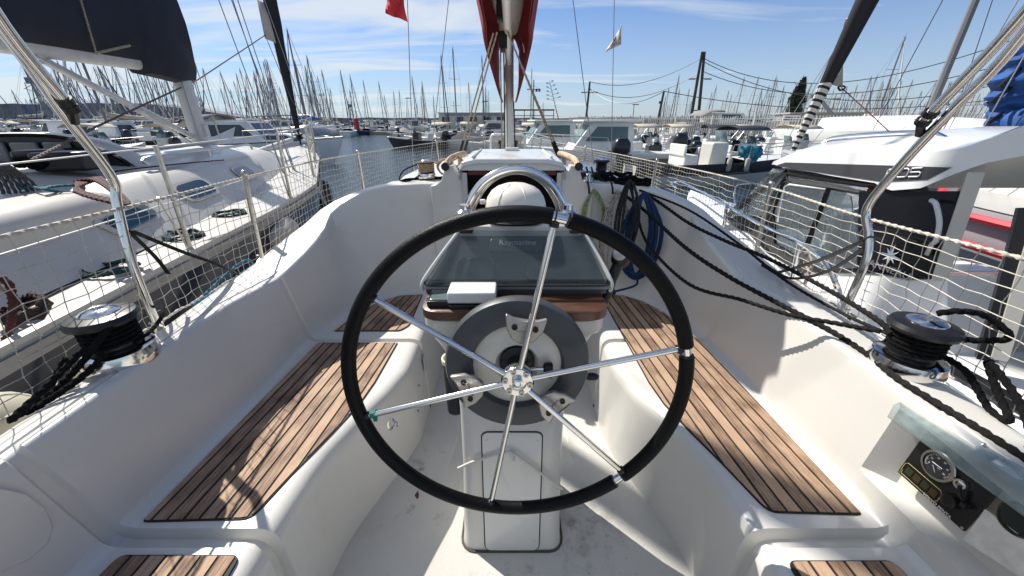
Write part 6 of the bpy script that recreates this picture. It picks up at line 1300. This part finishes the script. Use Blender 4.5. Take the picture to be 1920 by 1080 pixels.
# boat on the hard
hb2 = p_cruiser(bw[1], 9.5, bgr); hb2.name = 'motor_cruiser'; hb2.location = (pxy(1372, 33), 33, -1.0); hb2.rotation_euler = (0, 0, -PI/2+.2); hb2.scale = (1, 1, .72); tag(hb2, 'cream motor cruiser standing ashore behind the paling fence', 'motorboat')
# buildings ashore
def shed(name, cx, cy, w, dpt, h, mt, label, cat='building', rz=0, roofm=None, wins=0, z=-1.3):
    root = empty(name, (cx, cy, z), label, cat); Rz = M.Rotation(rz, 3, 'Z')
    def bx(nm, c, s_, mt_, par=root): m = MB(); m.box(V((cx, cy, z))+Rz @ V(c), s_, rot=Rz); return m.build(nm, mt_, par, smooth=0)
    wl = bx('wall', (0, 0, h/2), (w, dpt, h), mt); bx('roof', (0, 0, h+.06), (w+.3, dpt+.3, .12), roofm or conc)
    for i in range(wins): fw_ = bx('window', (-w/2+w*(i+.5)/wins, -dpt/2-.02, h*.6), (w/wins*.55, .06, h*.35), wn_, root)
    bx('door', (w*.42, -dpt/2-.015, 1.0 if h > 2.2 else h*.4), (.8, .05, 2.0 if h > 2.2 else h*.8), bgr); return root
shed('shed', pxy(1530, 34), 34, 5.0, 4, 1.75, conc, 'low beige concrete shed behind the fence below the cypress', rz=-.3)
shed('equipment_box', pxy(1312, 30), 30.5, 2.0, 1.5, 1.05, mat('box_grey', (.22, .22, .22), .7), 'grey equipment box behind the fence at the foot of the twin poles', 'box')
shed('harbour_office', pxy(890, 68), 68, 11, 5, 2.3, mat('pale_wall', (.42, .42, .40), .7), 'low harbour building with wide flat canopy left of our mast', roofm=bgr, wins=5)
m = MB(); rt = empty('canopy_shelter', (pxy(893, 60), 60, -1.3), 'wide flat canopy on thin posts left of our mast', 'shelter'); m.box((pxy(893, 60), 60, .75), (8.6, 4, .28)); m.build('roof', bgr, rt, smooth=0)
for i in range(5): m = MB(); m.tube([(pxy(893, 60)-4+2*i, 58.4, -1.5), (pxy(893, 60)-4+2*i, 58.4, .7)], .07, 6); m.build('post', gm_, rt)
rt = empty('pergola', (pxy(1000, 56), 56, -1.3), 'dark steel frame shelter just right of our mast', 'shelter'); m = MB(); m.box((pxy(1000, 56), 56, 1.25), (5.4, 3, .14)); m.box((pxy(1000, 56), 54.6, .55), (5.4, .08, .08)); m.build('roof_frame', bdk, rt, smooth=0)
for i in range(5): m = MB(); m.tube([(pxy(1000, 56)-2.6+1.3*i, 54.6, -1.4), (pxy(1000, 56)-2.6+1.3*i, 54.6, 1.2)], .05, 5); m.build('post', bdk, rt)
# quay under those buildings
m = MB(); m.box((-2, 88, -1.55), (64, 62, .5)) if False else m.box((pxy(945, 66), 70, -1.62), (24, 18, .5)); tag(m.build('harbour_pier', conc, smooth=0), kind='structure')
# breakwater and far shore
rock = mat('breakwater_stone', (.16, .16, .17), .9, nscale=.4, namt=.4, bump=.5, bscale=1)
m = MB(); R2 = random.Random(5); P = []
for i in range(90):
    x = -330+5.2*i; z = (6.2 if x < -150 else lerp(6.2, .9, min(1, (x+150)/40)))+R2.uniform(-.25, .25); P.append((x, z))
m.grid([[(x, 168, WZ-.5) for x, z in P], [(x, 170, z) for x, z in P], [(x, 182, z) for x, z in P], [(x, 184, WZ-.5) for x, z in P]]); tag(m.build('breakwater', rock, smooth=0), kind='structure')
hillm = mat('hill_rock', (.20, .21, .22), .95, nscale=.01, namt=.35)
m = MB(); rows = []
for j in range(6):
    row = []
    for i in range(60):
        x = 650+i*30; t = i/59; h = (10+12*math.sin(min(1, t*1.4)*PI*.5)+3*math.sin(i*.5)+2*math.sin(i*1.3))*math.sin(PI*j/5)*min(1, i/10); row.append((x, 900+j*80, WZ+max(-1, h)))
    rows.append(row)
m.grid(rows); tag(m.build('hill', hillm, smooth=80), kind='structure')
m = MB(); rows = []
for j in range(5): rows.append([(-2900+i*60, 2300+j*120, WZ+max(-1, (110+25*math.sin(i*.35)+10*math.sin(i*1.1))*math.sin(PI*j/4)*max(0, min(1, (24-i)/8)))) for i in range(52)])
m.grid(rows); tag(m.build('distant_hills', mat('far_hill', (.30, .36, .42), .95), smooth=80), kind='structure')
# ---------- poles, lamps and wires ----------
wood = mat('dark_wood_pole', (.05, .04, .035), .85, nscale=4, namt=.3)
def lamp_arm(m, p, s, L_=.9): m.tube([p, p+V((s*L_*.5, 0, .12)), p+V((s*L_, 0, .10))], .05, 5); m.box(p+V((s*(L_+.25), 0, .08)), (.6, .2, .12))
D = 40; a = aty(1319, 97, D); b1 = aty(1290, 252, D); b2 = aty(1306, 252, D)
rt = empty('utility_pole', (b1.x+.4, D, -1.3), 'tall twin-legged dark wooden utility pole with two lamps', 'utility pole'); 
for bq, dx in ((b1, -.1), (b2, .1)): m = MB(); m.tube([(bq.x, D, -1.3), (a.x+dx, D, a.z)], [.17, .12], 8); m.build('pole_leg', wood, rt)
m = MB(); p = aty(1304, 207, D); m.tube([p-V((.35, 0, 0)), p+V((.45, 0, 0))], .05, 5); m.build('cross_brace', wood, rt)
for s, px in ((-1, 1309), (1, 1315)): m = MB(); lamp_arm(m, aty(px, 150, D), s, .35); m.build('lamp', gm_, rt)
P1 = aty(1106, 153, 46); rt = empty('utility_pole', (pxy(1098, 46), 46, -1.3), 'single dark utility pole with two lamps right of our mast', 'utility pole'); m = MB(); m.tube([(pxy(1098, 46), 46, -1.3), P1], [.14, .1], 7); m.build('pole', wood, rt)
for s in (-1, 1): m = MB(); lamp_arm(m, aty(1105, 175, 46), s, .35); m.build('lamp', gm_, rt)
P3 = aty(1245, 171, 36); m = MB(); m.tube([(pxy(1232, 36), 36, -1.3), P3], [.12, .09], 7); m.box(aty(1239, 192, 36), (.3, .12, .2)); tag(m.build('utility_pole', wood), 'shorter plain dark pole left of the twin-legged pole', 'utility pole')
def wirec(a, b, sag, label, group=None):
    m = MB(); m.tube([V(a).lerp(V(b), t)-V((0, 0, sag*4*t*(1-t))) for t in [i/24 for i in range(25)]], .028, 4); tag(m.build('overhead_wire', bdk), label, 'wire', group)
T2 = aty(1317, 108, D); T3 = aty(1316, 133, D)
G_ = 'overhead wires'
wirec(P1, T2, 1.1, 'upper wire sagging between the single lamp pole and the twin-legged pole', G_); wirec(aty(1106, 168, 46), T3, 1.4, 'lower wire sagging between the single lamp pole and the twin-legged pole', G_); wirec(aty(1106, 166, 46), P3, 1.2, 'wire from the single lamp pole to the shorter plain pole', G_)
wirec(T2, aty(1990, 40, 26), 2.6, 'highest wire running from the twin-legged pole off to the right edge', G_); wirec(T3, aty(1990, 88, 26), 2.2, 'second highest wire running right from the twin-legged pole', G_); wirec(aty(1318, 115, D), aty(1990, 128, 30), 2.6, 'third wire running right from the twin-legged pole past the cypress', G_); wirec(P3, aty(1990, 168, 34), 1.4, 'lowest wire running right from the shorter plain pole', G_)
for px, py, d, lb_ in ((1189, 196, 60, 'slender street lamp between the twin-legged pole and the flag pennant'), (763, 184, 75, 'slender street lamp beyond the channel left of our mast'), (907, 190, 64, 'street lamp rising above the canopy shelter'), (600, 178, 80, 'street lamp far left beyond the cruiser'), (1565, 185, 50, 'street lamp among the masts by the striped sail')):
    rt = empty('street_lamp', (pxy(px-2, d), d, -1.5), lb_, 'street lamp'); p = aty(px, py, d); m = MB(); m.tube([(pxy(px-2, d), d, -1.5), p], [.09, .05], 6); m.build('post', gm_, rt); m = MB(); m.box(p+V((.2, 0, 0)), (.9, .3, .14)); m.build('lamp_head', gm_, rt)
# signal mast with yard and flags
d = 70; c = aty(1001, 150, d); rt = empty('signal_mast', (pxy(999, d), d, -1.3), 'signal mast with a crossed yard and small tricolour flag right of our mast', 'mast'); m = MB(); m.tube([(pxy(999, d), d, -1.3), c], .08, 6); m.tube([aty(988, 168, d), aty(1013, 168, d)], .06, 5); m.tube([aty(988, 168, d), aty(1001, 160, d), aty(1013, 168, d)], .02, 3); m.build('pole', bdk, rt)
for i, mt in enumerate((mat('flag_blue', (.02, .04, .25), .8), bw[0], bred)): m = MB(); q = aty(1004+3*i, 172, d); m.prism([(0, 0), (.3, 0), (.3, .45), (0, .45)], q, (1, 0, 0), (0, 0, 1), .02); m.build('flag_band', mt, rt, smooth=0)
# leaning agave flower stalk
m = MB(); a, b = aty(1049, 232, 48), aty(1030, 151, 48); m.tube([a, b], [.06, .02], 5)
for k in range(10): p = a.lerp(b, .55+.045*k); s = 1 if k % 2 else -1; m.tube([p, p+V((s*(.75-.05*k), 0, .12))], .018, 4); m.box(p+V((s*(.75-.05*k), 0, .16)), (.22, .15, .08))
tag(m.build('flower_stalk', wood), 'leaning dead agave flower stalk against the sky right of our mast', 'plant')
# light beacon, red post
m = MB(); d = 140; c = aty(660, 224, d)
for s in (-1, 1): m.tube([c+V((s*.9, 0, -3)), c+V((s*.35, 0, 3.6))], .12, 4)
for k in range(5): m.tube([c+V((-.8+.08*k, 0, -2+1.2*k)), c+V((.8-.08*k, 0, -2+1.2*k))], .06, 4)
m.box(c+V((0, 0, 4.2)), (1.0, 1, 1.0)); tag(m.build('harbour_beacon', bgr), 'lattice harbour beacon on the breakwater beyond the channel', 'beacon')
m = MB(); c = V((pxy(668, 56), 55.8, WZ+.38)); m.lathe([(.35, 0), (.35, 1.4), (.25, 1.7), (0, 1.8)], c, n=14); tag(m.build('red_post', bred), 'stout red post at the end of the pier across the channel', 'post')
# harbour crane far left
d = 150; rt = empty('harbour_crane', (pxy(66, d), d, WZ), 'lattice harbour crane on the horizon at far left', 'crane'); cr_ = mat('crane_grey', (.16, .19, .23), .7)
m = MB(); b0, t0 = aty(72, 190, d), aty(52, 108, d)
def lattice(m, a, b, w, n, r=.14):
    a, b = V(a), V(b)
    for s in (-1, 1): m.tube([a+V((s*w, 0, 0)), b+V((s*w*.6, 0, 0))], r, 4)
    for k in range(n):
        p, q = a.lerp(b, k/n), a.lerp(b, (k+1)/n); s = 1 if k % 2 else -1; m.tube([p+V((s*w, 0, 0)), q+V((-s*w*.8, 0, 0))], r*.7, 4)
lattice(m, b0+V((0, 0, -4)), b0+V((0, 0, 6)), 3, 5); m.build('portal', cr_, rt, smooth=0); m = MB(); lattice(m, b0+V((1, 0, 6)), t0, 1.5, 9); m.build('jib', cr_, rt, smooth=0); m = MB(); m.box(b0+V((1, 0, 6.5)), (2.4, 2, 2)); m.build('cab', cr_, rt, smooth=0)
# ---------- cypress ----------
d = 42; base_ = V((pxy(1480, d), d, -1.3)); top = aty(1490, 147, d); rt = empty('cypress_tree', base_, 'tall narrow dark cypress behind the fence on the right', 'tree'); H = top.z+1.3
m = MB(); m.tube([base_, base_+V((.05, 0, H*.9))], [.16, .03], 7)
R3 = random.Random(9)
for k in range(24): z = H*(.1+.8*k/24); a = R3.uniform(0, 6.3); m.tube([base_+V((0, 0, z)), base_+V((math.cos(a)*.5, math.sin(a)*.5, z+.6))], .02, 4)
m.build('trunk', wood, rt); m = MB()
for k in range(9000):
    t = R3.random()**1.15; z = H*(.05+.95*t); rad = .78*math.sin(PI*min(1, (1-t)*.62+.03))**.9*(1+.28*math.sin(z*2.1+math.sin(z*5))+.16*math.sin(z*6.3)); a = R3.uniform(0, 2*PI); rr_ = rad*R3.random()**.4*(1+.2*math.sin(a*3+z*1.5)); c = base_+V((math.cos(a)*rr_+t*.35, math.sin(a)*rr_, z))
    s = R3.uniform(.05, .12); u = V((R3.uniform(-1, 1), R3.uniform(-1, 1), R3.uniform(0, 1.5))).normalized()*s; w_ = u.cross(V((R3.uniform(-1, 1), R3.uniform(-1, 1), .3))).normalized()*s*.5
    m.add([c-w_, c+w_, c+u*2.2], [(0, 1, 2)])
m.build('crown', mat('cypress_green', (.020, .038, .018), .8, nscale=1.5, namt=.5), rt, smooth=0)
# sign board
rt = empty('signboard', (pxy(1484, 24), 24, -1.3), 'small white signboard with blue lines above the fence below the cypress', 'sign'); c = aty(1484, 222, 23.5); m = MB(); m.box(c, (1.0, .04, .32)); m.build('board', bw[0], rt, smooth=0)
m = MB(); 
for k, w_ in enumerate((.8, .9)): m.box(c+V((0, -.025, .06-.13*k)), (w_, .004, .05))
m.build('blue_line', bn, rt, smooth=0); m = MB(); m.tube([(c.x, 23.54, -1.3), (c.x, 23.54, c.z)], .03, 5); m.build('post', gm_, rt)
# grey davit arm near the striped sail
m = MB(); m.tube([aty(1530, 180, 30), aty(1538, 186, 30), aty(1578, 238, 30)], .11, 6); m.box(aty(1524, 181, 30), (.5, .3, .22)); m.tube([aty(1578, 238, 30), V((pxy(1580, 30), 30, -1.3))], .13, 6); tag(m.build('davit', gm_), 'grey angled davit arm behind the striped sail', 'davit')
# remove prototypes that were never placed
def kill(o):
    for ch in list(o.children): kill(ch)
    bpy.data.objects.remove(o)
bpy.context.view_layer.update()
for L_ in PR.values():
    for p in L_:
        if p.name not in used: kill(p)
